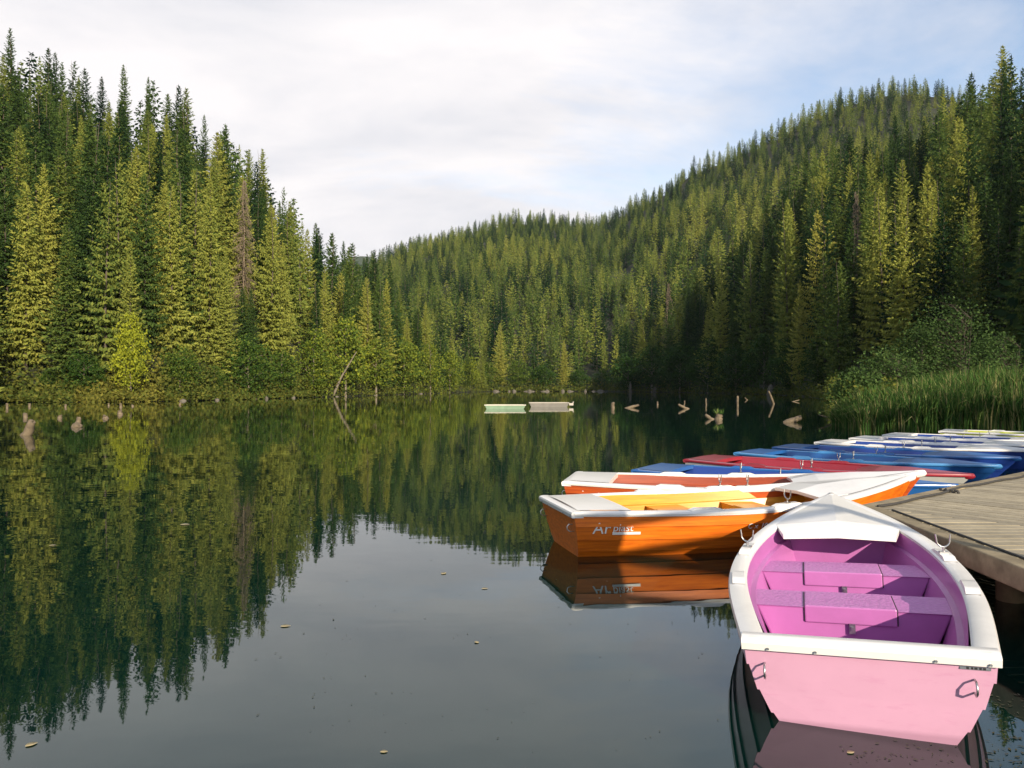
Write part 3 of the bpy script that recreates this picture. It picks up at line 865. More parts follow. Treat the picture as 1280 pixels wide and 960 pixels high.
TS = [i/40 for i in range(41)]
def boat(name, label, loc, bowdir, hull, rim, inner, seat, deck, stern_deck=True, letters=False, roll=0.0, trim_bench=True, scale=1.0, deck_mat=None, stern_len=.46, rise=.18):
    global RISE
    RISE = rise
    t0 = empty(name, (loc[0], loc[1], loc[2] if len(loc) > 2 else 0), bowdir)
    t0.rotation_euler = (roll, 0, bowdir); t0.scale = (scale,)*3
    tag(t0, label, 'rowing boat', 'rowing boats moored at the jetty')
    # hull: lapped strakes on both sides and the flat bottom
    mb = MB()
    for sg in (1, -1):
        for k in range(4):
            ins = .011*k
            up = [shell(t, k, ins) for t in TS]
            dn = [shell(t, k+1, ins - .002) for t in TS]
            lp = [shell(t, k+1, ins + .011) for t in TS]
            rows = [[(x, sg*y, z) for x, y, z in r] for r in ((up, dn, lp) if k < 3 else (up, dn))]
            if sg < 0: rows = rows[::-1]
            mb.grid(rows)
    bl = [shell(t, 4, .033) for t in TS]
    mb.grid([[(x, y, z) for x, y, z in bl], [(x, 0, z-.03) for x, y, z in bl], [(x, -y, z) for x, y, z in bl]])
    h = mb.obj('hull', hull, t0)
    sharp(h, 25)
    # transom with the stepped outline of the strakes
    prof = []
    for k in range(4):
        prof.append(shell(0, k, .011*k)); prof.append(shell(0, k+1, .011*k))
    mb = MB(); R_ = [(x, y, z) for x, y, z in prof]; Lf = [(x, -y, z) for x, y, z in prof]
    ol = R_ + [(shell(0,4)[0], 0, shell(0,4)[2]-.03)] + Lf[::-1]
    n = mb.pts([(x-.012, y, z) for x, y, z in ol]); m_ = mb.pts([(x+.03, y, z) for x, y, z in ol]); kk = len(ol)
    mb.face(*range(n+kk-1, n-1, -1)); mb.face(*range(m_, m_+kk))
    for i in range(kk):
        j = (i+1) % kk; mb.face(n+i, n+j, m_+j, m_+i)
    tr = mb.obj('transom', hull, t0)
    # white rim: rounded section swept from the transom corner to the stem on both sides
    mb = MB(); lip = .034
    TSg = [i/48 for i in range(49)]
    for sg in (1, -1):
        rows = []
        for t in TSg:
            b_ = beam(t); z = sheer(t); x = t*L - .10*(1-t)**6
            w = min(GW, b_*.98)
            sec = [(b_+.010, z-lip), (b_+.016, z-.012), (b_+.008, z+.004), (b_-.03, z+.012), (b_-w+.012, z+.010), (b_-w, z+.002), (b_-w+.004, z-.05)]
            rows.append([(x, sg*max(.0, y), zz) for y, zz in sec])
        if sg < 0: rows = [r[::-1] for r in rows]
        mb.grid(rows)
    b0 = beam(0); z0 = sheer(0)
    sec = [(-.125, z0-.048), (-.134, z0-.012), (-.126, z0+.004), (-.09, z0+.013), (-.028, z0+.012), (-.010, z0+.003), (-.006, z0-.05)]
    mb.grid([[(x, -b0-.010, z) for x, z in sec], [(x, b0+.010, z) for x, z in sec]])
    for sg in (-1, 1):
        q = [(x, sg*(b0+.010), z) for x, z in sec]; mb.poly(q if sg > 0 else q[::-1])
    mb.tube([(L-.10, 0, sheer(.98)-.03), (L-.01, 0, sheer(1)-.022), (L+.012, 0, sheer(1)-.012)], [.05,.04,.026], 10)
    g = mb.obj('gunwale', rim, t0); sharp(g, 40)
    # raised pads for the oars
    for sg in (1, -1):
        for xa, xb in ((1.02, 1.36), (1.90, 2.24)):
            mb = MB(); rows = []
            for q in np.linspace(xa, xb, 7):
                t = q/L; e = .026 if xa+.03 < q < xb-.03 else .006
                b_ = beam(t); z = sheer(t)
                rows.append([(q, sg*(b_-.004), z), (q, sg*(b_-.010), z+.008+e), (q, sg*(b_-GW+.018), z+.008+e), (q, sg*(b_-GW+.012), z)])
            if sg < 0: rows = [r[::-1] for r in rows]
            mb.grid(rows)
            p_ = mb.obj('oar_pad', rim, t0); sharp(p_, 35)
        q = 2.07; t = q/L
        u_lock(t0, q, sg*(beam(t)-GW*.5), sheer(t)+.034, radians(78) if sg > 0 else radians(98))
    # well of the boat
    x0, x1 = (.03, 2.97)
    def inn(x, k):
        t = x/L; b_ = beam(t) - GW + .004; s = sheer(t)
        return [(b_, s-.006), (b_-.020, s-.12), (b_-.055, s-.125), (b_-.12, .10), (b_-.20, .035), (0, .03)][k]
    xs = list(np.linspace(x0, x1, 25)); mb = MB()
    rows = []
    for x in xs:
        a = [inn(x, k) for k in range(6)]
        rows.append([(x, max(0, y), z) for y, z in a] + [(x, -max(0, y), z) for y, z in a[-2::-1]])
    mb.grid(rows)
    for x, fl in ((x0, 1), (x1, -1)):
        a = [inn(x, k) for k in range(6)]; q = [(x, max(0, y), z) for y, z in a] + [(x, -max(0, y), z) for y, z in a[-2::-1]]
        mb.poly(q if fl > 0 else q[::-1])
    w = mb.obj('interior', inner, t0); sharp(w, 32)
    # benches: a full-width box with a loose lid in the middle
    for xa, xb, top in ((1.10, 1.48, .305), (2.02, 2.38, .315)):
        mb = MB()
        ya, yb = [beam(q/L) - GW - .047 for q in (xa, xb)]
        yal, ybl = [beam(q/L) - GW - .165 for q in (xa, xb)]
        n = mb.pts([(xa,-yal,.03),(xa,yal,.03),(xb,ybl,.03),(xb,-ybl,.03),(xa,-ya,top),(xa,ya,top),(xb,yb,top),(xb,-yb,top)])
        for q in ((3,2,1,0),(4,5,6,7),(1,0,4,5),(2,1,5,6),(3,2,6,7),(0,3,7,4)): mb.face(*[n+i for i in q])
        be = mb.obj('bench', [inner, seat], t0)
        be.data.polygons[1].material_index = 1
        bevel(be, .012)
        lid = MB(); lid.box((xa-.014, -.26, top-.095), (xb-.02, .27, top+.012))
        ld = lid.obj('lid', [inner, seat], be); ld.data.polygons[1].material_index = 1; bevel(ld, .008)
        gp = MB()
        gp.box((xa-.006, -.2665, top-.09), (xb-.02, -.2605, top+.0045)); gp.box((xa-.006, .2705, top-.09), (xb-.02, .2765, top+.0045))
        gp.obj('seam', BLACK, be)
        la = MB(); la.box((xa-.024, -.022, top-.15), (xa-.0145, .014, top-.088)); la.box((xa-.034, -.012, top-.125), (xa-.025, .004, top-.105))
        la.obj('latch', STEEL, be)
    # fore deck: rises to the stem, its after edge a lip that reaches back between cut corners
    mb = MB(); top = []
    xc, xl = 2.90, 2.62
    dm = deck_mat or rim
    stn = [2.90, 3.1, 3.3, 3.5, 3.7, 3.87, 4.0, 4.09]
    rows = []
    for x in stn:
        t = x/L; b_ = max(.004, beam(t) - GW*.72*min(1, beam(t)/.2)); z = sheer(t) + .0135
        cr = .045*min(1, b_/.35)
        rows.append([(x, b_*s, z + cr*(1-abs(s))) for s in (1, .66, .33, 0, -.33, -.66, -1)])
    mb.grid(rows)
    e = rows[0]
    lipr = [(xl, .42, sheer(xl/L)-.002), (xl, .28, sheer(xl/L)+.004), (xl, .14, sheer(xl/L)+.010), (xl, 0, sheer(xl/L)+.016)]
    lipr = lipr + [(x, -y, z) for x, y, z in lipr[-2::-1]]
    mb.grid([lipr, e]); mb.grid([[(x, y, z-.032) for x, y, z in lipr], lipr])
    for sg in (1, -1):
        a, b_ = (lipr[0], e[0]) if sg > 0 else (lipr[-1], e[-1])
        q = [a, b_, (b_[0], b_[1], b_[2]-.032), (a[0], a[1], a[2]-.032)]
        mb.poly(q if sg > 0 else q[::-1])
    d = mb.obj('foredeck', dm, t0); sharp(d, 7)
    if stern_deck:
        mb = MB(); rows = []
        for x in (-.05, .08, .2, .33, stern_len):
            t = max(0, x)/L; b_ = beam(t) - GW*.6; z = sheer(t) + .0145
            rows.append([(x, b_*s, z + .012*(1-s*s)) for s in (1, .5, 0, -.5, -1)])
        mb.grid(rows); mb.grid([rows[-1], [(x, y, z-.06) for x, y, z in rows[-1]]])
        sdk = mb.obj('stern_deck', dm, t0); sharp(sdk, 30)
    # mooring rings, rivets and plate on the transom
    for sg in (1, -1):
        mb = MB(); yy = sg*.46; zz = sheer(0) - .155
        xt = -.075
        mb.tube([(xt+.02, yy, zz+.032), (xt-.05, yy, zz+.034), (xt-.068, yy, zz+.012), (xt-.064, yy, zz-.016), (xt-.04, yy, zz-.034), (xt+.03, yy, zz-.032)], .0055, 8)
        o = mb.obj('mooring_ring', STEEL, t0, smooth=True)
    mb = MB()
    for yy in (-.52, -.30, .22, .44):
        mb.tube([(-.131, yy, z0-.036), (-.138, yy, z0-.036)], .006, 8)
    mb.obj('rivets', STEEL, t0)
    if not stern_deck:
        zp = z0 - .066; xp = -.012 - .10*zp/.45
        mb = MB(); mb.box((xp-.004, -.525, zp-.007), (xp-.0005, -.40, zp+.007)); pl = mb.obj('name_plate', STEEL, t0)
        mb = MB()
        for k, w_ in enumerate((.012, .010, .013, .009, .011)): mb.box((xp-.0052, -.505 + k*.017, zp-.005), (xp-.0041, -.505 + k*.017 + w_, zp+.005))
        mb.obj('lettering', BLACK, pl)
    if letters:
        # lettering on the side that faces the lake
        for txt, sz, xx, dz, ext in (('Ar', .16, .08, .25, 0), ('plast', .105, .27, .272, 0), ('C x', .075, 1.60, .265, 0), ('10', .075, 1.74, .265, 0)):
            cu = bpy.data.curves.new('lettering', 'FONT'); cu.body = txt; cu.size = sz; cu.extrude = .0012; cu.shear = .12
            tmp = bpy.data.objects.new('lettering', cu); COL.objects.link(tmp)
            dg = bpy.context.evaluated_depsgraph_get(); me = bpy.data.meshes.new_from_object(tmp.evaluated_get(dg))
            bpy.data.objects.remove(tmp)
            me.materials.clear(); me.materials.append(WHITE)
            o = link(bpy.data.objects.new('lettering', me), t0)
            put_on_side(o, xx, dz)
        mb = MB(); mb.box((0, -.0, -.001), (.27, .026, .001))
        o = mb.obj('lettering_bar', WHITE, t0); put_on_side(o, .27, .238)
    return t0

def side_pt(x, z, ins=.011):
    """point of the starboard side (negative y) at length x and height z"""
    t = x/L; s = sheer(t)
    for k in range(4):
        za, zb = s*LEV[k][1], (s*LEV[k+1][1] if LEV[k+1][1] > 0 else LEV[k+1][1]*.42)
        if zb <= z <= za:
            f = (za-z)/(za-zb); A = shell(t, k, .011*k); B = shell(t, k+1, .011*k-.002)
            return mathutils.Vector((x, -(A[1] + (B[1]-A[1])*f), z))
    return mathutils.Vector((x, -beam(t), z))
def put_on_side(o, x, z):
    a = side_pt(x, z); b = side_pt(x+.3, z); c = side_pt(x, z+.04)
    ux = (b-a).normalized(); uy = (c-a).normalized(); nz = ux.cross(uy).normalized(); uy = nz.cross(ux)
    mt = mathutils.Matrix((ux, uy, nz)).transposed().to_4x4()
    o.matrix_local = mathutils.Matrix.Translation(a + nz*.016) @ mt

def dirn(a, b): return atan2(b[1]-a[1], b[0]-a[0])
pk = (1.742, 3.80)
boat('rowing_boat', 'pink rowing boat with white rim and violet inside, nearest, stern to the viewer', (pk[0], pk[1], 0), radians(69.5), PINK, WHITE, VIOLET, VIOLET_T, True, stern_deck=False, roll=radians(-2.4))
boat('rowing_boat', 'orange planked rowing boat with white rim and amber inside beside the pink boat', (.57, 8.08, 0), dirn((.57, 8.08), (4.78, 9.1)), ORANGE, WHITE, AMBER, AMBER, True, letters=True, scale=1.035)
boat('rowing_boat', 'orange rowing boat with white rim and red-brown inside, behind the amber one', (.90, 10.45, 0), dirn((.90, 10.45), (5.15, 9.45)), RUST, WHITE, RUSTIN, RUSTIN, True, letters=True, scale=1.035)
AX = radians(-32)
boat('rowing_boat', 'blue rowing boat lying alone between the white-rimmed orange boat and the crimson boat', (2.27, 12.42, -.07), AX, BLUE, BLUE, DEEPBLUE, BLUE, True, rise=.0, scale=1.03)
boat('rowing_boat', 'crimson rowing boat with grey hull between blue boats', (3.5, 14.05, -.07), radians(-39.5), GREYHULL, CRIMSON, CRIMSON, CRIMSON, True, rise=.0, scale=1.03)
boat('rowing_boat', 'blue rowing boat with light blue rim next to the crimson boat', (4.8, 15.45, -.07), radians(-40.5), BLUE, LTBLUE, BLUE, BLUE, True, deck_mat=BLUE, rise=.0, scale=1.03)
boat('rowing_boat', 'deep blue rowing boat between the light blue rimmed boat and the white boats', (6.0, 16.8, -.07), radians(-40), DEEPBLUE, BLUE, DEEPBLUE, DEEPBLUE, True, rise=.0, scale=1.03)
boat('rowing_boat', 'white rowing boat with blue inside next to the deep blue boat', (7.45, 18.25, -.07), radians(-39), DEEPBLUE, WHITE, DEEPBLUE, DEEPBLUE, True, rise=.0, scale=1.03)
boat('rowing_boat', 'white rowing boat with dark blue inside, middle one of the three white and blue boats', (8.86, 19.6, -.07), radians(-41), DEEPBLUE, WHITE, DEEPBLUE, DEEPBLUE, True, rise=.0, scale=1.03)
boat('rowing_boat', 'white rowing boat with blue inside, farther than its two white and blue twins', (10.3, 20.9, -.07), radians(-40), DEEPBLUE, WHITE, DEEPBLUE, DEEPBLUE, True, rise=.0, scale=1.03)
boat('rowing_boat', 'white rowing boat with yellow-green hull, farthest in the row before the reeds', (12.7, 22.6, -.07), radians(-37), LIME, WHITE, LIME, LIME, True, rise=.0, scale=1.03)

# ------------------------------------------------------------------ jetty
def plankmat(name):
    m, nt, out = newmat(name)
    b = N(nt, 'ShaderNodeBsdfPrincipled', Roughness=.85)
    at = N(nt, 'ShaderNodeAttribute', attribute_type='GEOMETRY', attribute_name='v')
    tc = N(nt, 'ShaderNodeTexCoord'); nz = N(nt, 'ShaderNodeTexNoise', Scale=7.0, Detail=7.0, Roughness=.7); nt.links.new(tc.outputs['Object'], nz.inputs['Vector'])
    r = ramp(nt, nz.outputs['Fac'], [(.3, (.22,.195,.145)), (.7, (.36,.325,.245))])
    t = ramp(nt, at.outputs['Fac'], [(0, (.78,.77,.75)), (1, (1.15,1.12,1.05))])
    nt.links.new(mixc(nt, 1.0, r.outputs[0], t.outputs[0], 'MULTIPLY'), b.inputs['Base Color'])
    bp = N(nt, 'ShaderNodeBump', Strength=.5, Distance=.006); nt.links.new(nz.outputs['Fac'], bp.inputs['Height']); nt.links.new(bp.outputs[0], b.inputs['Normal'])
    nt.links.new(b.outputs[0], out.inputs[0]); return m
PLANK = plankmat('jetty_boards')
BEAM = plain('mossy_beam', (.13,.105,.065), .9, (.30,.25,.16), .5, 5, dirt=(.05,.055,.025))
DZ = .5
C0 = np.array([3.48, 7.73]); ue = np.array([.770, .638]); un = np.array([.638, -.770])   # far edge and boards of the turned part
jet = empty('jetty', (C0[0], C0[1], 0)); tag(jet, 'weathered grey plank jetty where the boats are tied up', 'jetty')
def loc(p): return (p[0]-C0[0], p[1]-C0[1])
def board(mb, a, d, n, ln, w, z0, z1):
    """a board from a along d (length ln), w wide towards n"""
    q = [a, a + d*ln, a + d*ln + n*w, a + n*w]
    ar = sum(q[i][0]*q[(i+1)%4][1] - q[(i+1)%4][0]*q[i][1] for i in range(4))
    q = [loc(p) for p in (q if ar > 0 else q[::-1])]
    mb.prism(q, z0, z1)
R = random.Random(31)
# turned part: boards run across it, from the far edge towards the viewer
mb = MB(); s = .0
while s < 24:
    mb.val = R.random(); w = .118
    board(mb, C0 + ue*(s) + un*.155, un, ue, 5.2 + R.uniform(-.01,.01), w, DZ-.035, DZ + R.uniform(-.002,.002)); s += w + .021
mb.obj('decking', PLANK, jet, attr='v')
# near part: boards run along X, cut by the seam
mb = MB(); y = 7.60
ed = np.array([-.052, -1.0])
while y > -2.5:
    w = .118; mb.val = R.random()
    xa = 3.48 + ed[0]*(7.73-y) + .155
    tseam = (7.73 - y)/.770; xs = 3.48 + .638*tseam - .012
    ts2 = (7.73 - (y-w))/.770; xs2 = 3.48 + .638*ts2 - .012
    if xs - xa > .05:
        q = [(xa, y), (xa, y-w), (min(xs2, 7), y-w), (min(xs, 7), y)]
        mb.prism([loc(p) for p in q], DZ-.035, DZ + R.uniform(-.002,.002))
    y -= w + .021
mb.obj('decking', PLANK, jet, attr='v')
mb = MB(); board(mb, C0 + ue*0.0, ue, un, 24, .15, DZ-.20, DZ+.012)
bevel(mb.obj('edge_beam', BEAM, jet), .012)
mb = MB(); e2 = ed/np.linalg.norm(ed); board(mb, C0 + e2*.0 + np.array([0,-.0]), e2, np.array([-e2[1], e2[0]]), 10.3, .15, DZ-.155, DZ+.008)
bevel(mb.obj('edge_beam', BEAM, jet), .012)
# posts that carry it
for p in [C0 + ue*1.2 + un*.5, C0 + ue*6 + un*.5, C0 + ue*11 + un*.5, C0 + ue*17 + un*.5, C0 + e2*1.6 + np.array([.55,0]), C0 + e2*5 + np.array([.6,0]), C0 + ue*3 + un*4.5, C0 + ue*11 + un*4.5]:
    mb = MB(); q = loc(p); mb.tube([(q[0], q[1], -1.9), (q[0], q[1], DZ-.05)], .10, 12)
    mb.obj('pile', BEAM, jet, smooth=True)
# ropes lying on the boards
ROPE = plain('dark_rope', (.022,.022,.024), .8, (.05,.048,.045), .6, 60)
mb = MB(); P = []
for i in range(90):
    s = i*.24; p = C0 + ue*s + un*(.175 + .03*sin(s*2.1) + .018*sin(s*5.3)); P.append((p[0], p[1], DZ + .016))
mb.tube(P, .014, 7)
mb.tube([(C0 + ue*1.7 + un*(.18 + .02*k))[0:2].tolist() + [DZ + .018 + .02*sin(k*2.2)] for k in range(-5, 6)], .016, 7)
o = mb.obj('mooring_rope', ROPE, smooth=True); tag(o, 'dark wavy rope lying along the far edge beam of the jetty', 'rope')
mb = MB(); P = []
for i in range(45):
    s = .35 + i*.2; p = C0 + e2*s + np.array([.163 + .006*sin(s*1.3), 0]); P.append((p[0], p[1], DZ + .013))
mb.tube(P, .010, 7)
o = mb.obj('cable', ROPE, smooth=True); tag(o, 'thin straight black cable lying along the near edge of the jetty', 'cable')
# unseen raised board, added beside the viewer only to shade the amber boat's stern
ca, sa = cos(SUN_AZ), sin(SUN_AZ); tt = 7.6
pc = np.array([.73, 7.55]) + tt*np.array([sa, -ca])
sc_ = empty('shade_board', (pc[0], pc[1], DZ), SUN_AZ)
tag(sc_, 'added out-of-view board on a post that shades the stern of the amber boat', 'shade board')
zl = tt*tan(SUN_EL) - DZ
mb = MB()
for k in range(6): mb.box((-.42, -.014, zl - .15 + k*.1), (.36, .014 + .003*(k % 2), zl - .0505 + k*.1))
mb.obj('board', BEAM, sc_)
mb = MB(); mb.box((-.40, .0175, zl - .05), (1.86, .07, zl + .03)); mb.box((-.40, .0175, zl + .25), (1.86, .07, zl + .33)); mb.obj('arm', BEAM, sc_)
mb = MB(); mb.box((1.75, .0705, -.6), (1.87, .19, zl + .5)); mb.obj('post', BEAM, sc_)

# ------------------------------------------------------------------ punts on the lake
def punt(px, Y, w, label, side, top, ht):
    x = (px-640)/F*Y; t = empty('punt', (x, Y, 0)); tag(t, label, 'punt', 'flat punts moored out on the lake'); hw = w/2
    mb = MB(); d = .55
    lo = [(-hw+.18,-d,-.12),(hw-.18,-d,-.12),(hw-.18,d,-.12),(-hw+.18,d,-.12)]; hi = [(-hw,-d-.06,ht),(hw,-d-.06,ht),(hw,d+.06,ht),(-hw,d+.06,ht)]
    inr = [(-hw+.08,-d+.02,ht),(hw-.08,-d+.02,ht),(hw-.08,d-.02,ht),(-hw+.08,d-.02,ht)]; fl = [(a*.95,b*.9,.02) for a,b,c in inr]
    A, B, C_, D_ = mb.pts(lo), mb.pts(hi), mb.pts(inr), mb.pts(fl)
    for i in range(4):
        j = (i+1) % 4
        mb.face(A+i, A+j, B+j, B+i); mb.face(B+i, B+j, C_+j, C_+i); mb.face(C_+i, C_+j, D_+j, D_+i)
    mb.face(A+3, A+2, A+1, A); mb.face(D_, D_+1, D_+2, D_+3)
    mb.obj('hull', side, t)
    mb = MB(); z = ht
    for a, b_ in (((-hw-.05,-d-.10),(hw+.05,-d+.04)), ((-hw-.05,d-.04),(hw+.05,d+.10)), ((-hw-.05,-d+.041),(-hw+.1,d-.041)), ((hw-.1,-d+.041),(hw+.05,d-.041))):
        mb.box((a[0],a[1],z+.002),(b_[0],b_[1],z+.06))
    mb.obj('rim', top, t)
    for xx in (-hw*.4, hw*.35):
        mb = MB(); mb.box((xx-.12,-d+.03,ht-.10),(xx+.12,d-.03,ht-.06)); mb.obj('seat', top, t)
    return t
GREENP = gel('pale_green_paint', (.25,.37,.26), .8); OLDW = gel('old_white_paint', (.62,.60,.50), .85); OLDG = gel('old_grey_paint', (.46,.43,.37), .8); OLDG2 = gel('dark_grey_paint', (.23,.22,.20), .8)
p1 = punt(631.5, 57, 2.95, 'pale green flat punt with cream rim lying on the middle of the lake', GREENP, OLDW, .24)
p2 = punt(686, 62, 3.1, 'grey weathered flat punt with pale rim lying right of the green punt', OLDG2, OLDG, .30)
mb = MB(); mb.box((1.6,-.3,.12),(1.95,.3,.30)); mb.tube([(1.85,0,.1),(1.98,0,.42)], .05, 6)
mb.obj('bow_step', OLDG, p2)

# ------------------------------------------------------------------ logs and stakes standing in the water
def log(px, yc, dx, dy, r, label, seed, depth=None, r2=None, tuft=False, group='snags standing in the lake'):
    r = r*.74
    if px < 300 and seed > 1: dy *= .7
    """wood that leaves the water at (px, yc) and ends dx columns right and dy rows up"""
    Y = CH*F/(yc-HZ) if depth is None else depth
    x = (px-640)/F*Y; k = Y/F
    R = random.Random(seed); mb = MB(); tx, tz = dx*k, dy*k
    P = []; rr = []
    lean = R.uniform(-.5,.5)*abs(tx)
    for i in range(6):
        f = -.35 + 1.35*i/5
        P.append((tx*f + R.uniform(-.02,.02), lean*f, tz*f + R.uniform(-.02,.02))); rr.append(r*(1 + R.uniform(-.14,.14))*((r2 or .8)*max(0, f) + 1-max(0, f)))
    P.append((tx*1.03, lean, tz*1.02)); rr.append(rr[-1]*.45)
    mb.tube(P, rr, 9)
    o = mb.obj('driftwood', M['drift'], smooth=True); o.location = (x, Y, 0); sharp(o, 60)
    tag(o, label, 'driftwood', group)
    if tuft:
        mb = MB()
        for q in range(36):
            mb.val = R.random(); b0 = np.array([tx+R.uniform(-.2,.2), R.uniform(-.2,.2), tz])
            spray(mb, b0, (R.uniform(-.6,.6), R.uniform(-.6,.6), 1), R.uniform(.15,.38), .022, R)
        c = mb.obj('tuft', M['reed'], o, 'v'); c['tone'] = .62
    return o
log(33, 544, 10, 17, .25, 'big slanting grey log end rising from the water at the far left', 1, r2=.55)
for i, (px, yc, dx, dy, r, lab) in enumerate([
    (32, 522, 0, 8, .16, 'round stub just behind the big slanting log'),
    (75, 523, 0, 5, .17, 'low round stub between the slanting log and the pair of stubs'),
    (98, 528, 1, 9, .16, 'taller stub of the pair close together left of the yellow tree reflection'),
    (96, 534, 2, 4, .30, 'broad low stump in front of the taller stub of the pair'),
    (132, 523, 0, 3, .22, 'flat stub low over the water left of the yellow tree reflection'),
    (150, 518, 0, 6, .20, 'round stub straight below the yellow tree, nearest to it on the water'),
    (9, 510, 0, 8, .13, 'thin stub near the left frame edge close to the shore'),
    (37, 508, 0, 5, .15, 'small pale stub near shore above the slanting log'),
    (82, 509, 0, 5, .13, 'small stub near shore under the leafy trees left of the yellow tree'),
    (136, 507, 0, 4, .12, 'tiny stub near shore left of the pale pair below the yellow tree'),
    (151, 509, 0, 7, .15, 'pale stub near shore at the left foot of the yellow tree'),
    (166, 508, 0, 3, .15, 'short pale stub near shore under the trunk of the yellow tree'),
    (225, 506, 0, 4, .15, 'small stub near shore right of the yellow tree'),
    (318, 499, -6, 5, .45, 'pale slanting log lying on the left shore below the dead spruce')]):
    log(px, yc, dx, dy, r, lab, 10+i)
for i, a in enumerate([
    (766, 510, 0, 7, .22, 'rounded tan stub alone right of the grey punt'),
    (786, 510, 12, 4, .16, 'pale log leaning to the right out of the water'),
    (822, 506, 0, 4, .12, 'tiny tan stub between the leaning log and the forked stake'),
    (858, 511, -11, 5, .17, 'grey log leaning to the left, half of the forked stake'),
    (855, 508, 1, 7, .08, 'thin upright prong beside the grey log leaning left'),
    (883, 506, -1, 8, .10, 'thin curved stake standing behind the small grey logs'),
    (889, 524, -7, 5, .14, 'small grey log leaning left beside the stump with grass'),
    (922, 507, 0, 12, .14, 'thick upright pale stake right of the stump with grass'),
    (934, 500, -3, 3, .09, 'small hooked twig beside the thick upright stake'),
    (967, 505, -7, 16, .15, 'tallest stake, leaning left with a bright cut top'),
    (992, 502, 7, 2, .08, 'short thin twig right of the tallest leaning stake'),
    (986, 528, 14, 6, .20, 'broad grey log end near the reeds pointing right')]):
    log(*a, 40+i)
log(898, 524, 1, 6, .26, 'round stump carrying a tuft of green grass', 60, tuft=True)
for i, (dx, dy) in enumerate([(-26, 5), (-22, -1.0), (-15, 9)]):
    log(1054, 512 + i, dx, dy + 4, .06, ['long pale branch sticking out of the willow over the water', 'lowest pale branch sticking out left of the reeds', 'short pale branch pointing up beside the willow'][i], 70+i, depth=36, r2=.5, group='dead branches beside the reeds')
# pale stones and wood at the foot of the far shores
R = random.Random(77)
def stone(px, Y, w, h, label, group, mat='rock'):
    x = (px-640)/F*Y; mb = MB(); rows = []
    rr = [R.uniform(.75,1.2) for _ in range(9)]
    for f, s in ((-.5, .9), (0, 1), (.45, .85), (.8, .5), (1, .12)):
        rows.append([(w*.5*s*rr[k]*cos(2*pi*k/9), w*.35*s*rr[(k+3)%9]*sin(2*pi*k/9), h*f) for k in range(9)])
    mb.grid(rows, True); mb.face(*[len(mb.v)-9+k for k in range(9)])
    o = mb.obj('rock', M[mat]); o.location = (x, Y, 0); sharp(o, 30); tag(o, label, 'rock', group)
for i in range(16):
    px = 604 + i*9.5 + R.uniform(-7,7)
    stone(px, 219.5 + R.uniform(-.5,.3), R.uniform(.5,2.2), R.uniform(.25,.75), 'pale stone at the water line of the far shore above the punts', 'pale stones along the far shore')
stone(788, 206, 1.0, 2.8, 'tall pale stone at the water line of the dark right bank', None)
stone(819, 200, 1.4, 1.4, 'low pale stone right of the tall one at the dark right bank', None)
stone(964, 143, 1.6, 2.0, 'pale stone under the trees above the tallest leaning stake', None)
for i in range(7):
    px = 225 + i*50 + R.uniform(-10,10); phi = px2phi(px); Y = LA.at(phi)[0]*cos(radians(phi)) - .6
    stone(px, Y, R.uniform(.4,1.0), R.uniform(.15,.35), 'low brownish stone at the water line of the left shore', 'low stones along the left shore')

# ------------------------------------------------------------------ what floats on the lake
LEAF = plain('fallen_leaf', (.30,.24,.12), .6, (.42,.36,.21), .2, 30)
def fallen(px, py, size, rot, label):
    Y = CH*F/(py-HZ); x = (px-640)/F*Y; mb = MB(); k = 12; size = size*.72
    rows = []
    for i in range(k+1):
        t = i/k; w = size*.33*sin(pi*t)**.8*(1.15-.3*t) + .0008
        xx = (t-.5)*size; z = .003 + .06*size*(t-.5)**2
        rows.append([(xx, -w*.8, z+.12*w), (xx, .05*size*sin(6*t), z), (xx, w*1.1, z+.2*w)])
    mb.grid(rows); n0 = len(rows)
    o = mb.obj('leaf', LEAF, smooth=True); o.location = (x, Y, 0); o.rotation_euler = (0, 0, rot)
    m_ = o.modifiers.new('thickness', 'SOLIDIFY'); m_.thickness = .0006
    tag(o, label, 'leaf', 'fallen leaves floating on the lake')
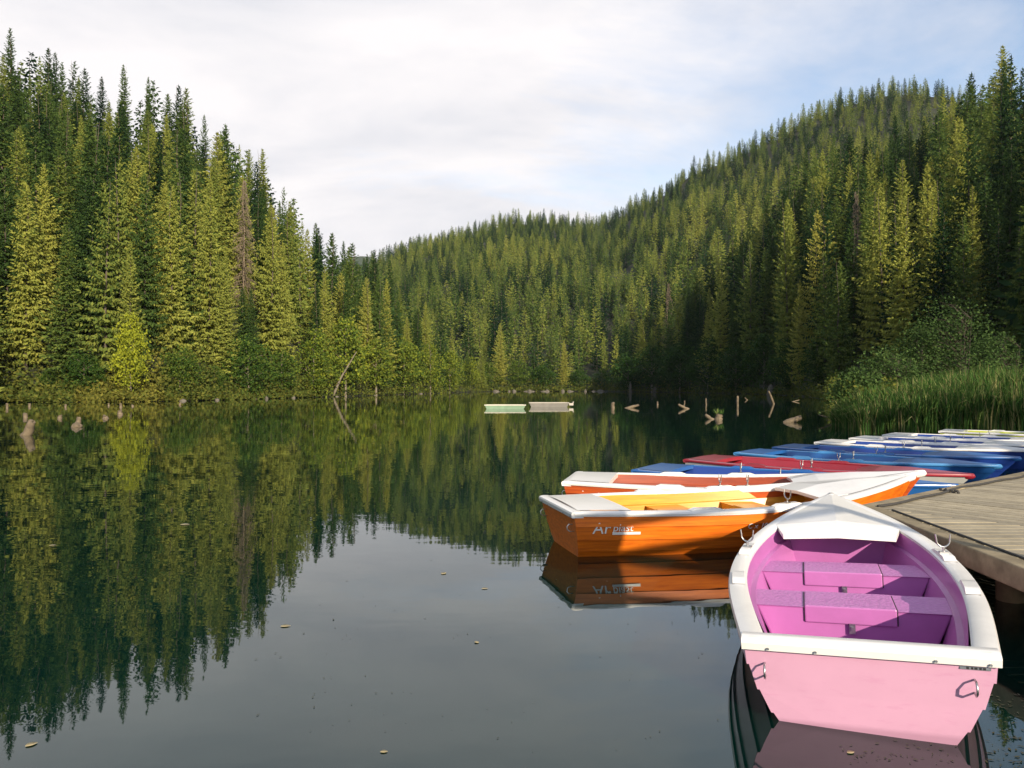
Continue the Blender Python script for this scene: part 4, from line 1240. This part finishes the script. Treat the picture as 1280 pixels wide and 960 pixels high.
for a in [(1063, 941, .055, .3, 'pale leaf floating in the dark reflection of the pink transom'),
          (357, 783, .10, .2, 'pale curled leaf floating at the tips of the mirrored left hill'),
          (40, 931, .075, .9, 'pale leaf floating at the bottom left among mirrored treetops'),
          (555, 717, .10, 1.2, 'small leaf floating on the bright water above the middle of the lake'),
          (231, 656, .16, .1, 'thin leaf floating on the dark mirrored forest near the mirrored dead spruce'),
          (66, 682, .10, .4, 'leaf floating on the mirrored forest at the far left'),
          (596, 803, .06, 2.0, 'greenish leaf floating in open water left of the pink boat'),
          (606, 736, .08, .2, 'faint leaf floating right below the small leaf on bright water'),
          (480, 940, .05, .1, 'pale sliver floating at the bottom edge left of centre')]:
    fallen(*a)
WEED = plain('pond_weed', (.020,.026,.012), .7, (.05,.055,.02), .3, 20)
mb = MB(); R = random.Random(12)
def specks(px0, px1, py0, py1, n, s):
    for i in range(n):
        px = R.uniform(px0, px1); py = R.uniform(py0, py1); Y = CH*F/(py-HZ); x = (px-640)/F*Y
        a = R.uniform(0, 6.28); l = s*R.uniform(.4,1.4)*Y/3.5
        d = np.array([cos(a), sin(a), 0])*l; q = np.array([-sin(a), cos(a), 0])*l*R.uniform(.15,.45); c = np.array([x, Y, .004])
        mb.poly([c-d, c-q*.8, c+d*.9, c+q])
specks(1238, 1300, 868, 905, 60, .012); specks(1232, 1300, 912, 975, 110, .014); specks(1050, 1200, 925, 955, 60, .010)
specks(0, 420, 520, 900, 90, .010); specks(380, 900, 700, 950, 110, .006)
o = mb.obj('pond_weed', WEED); tag(o, 'scattered bits of weed floating on the lake surface', 'pond weed', kind='stuff')

# the air over the lake
m, nt, out = newmat('haze'); pv = N(nt, 'ShaderNodeVolumePrincipled'); pv.inputs['Color'].default_value = (.78,.87,1,1); pv.inputs['Density'].default_value = .00006; pv.inputs['Anisotropy'].default_value = 0.2
nt.links.new(pv.outputs[0], out.inputs['Volume'])
mb = MB(); mb.box((-1500,-300,-3.2),(1500,2600,380)); tag(mb.obj('haze', m), 'thin air haze over the lake and the hills', 'haze', kind='stuff')
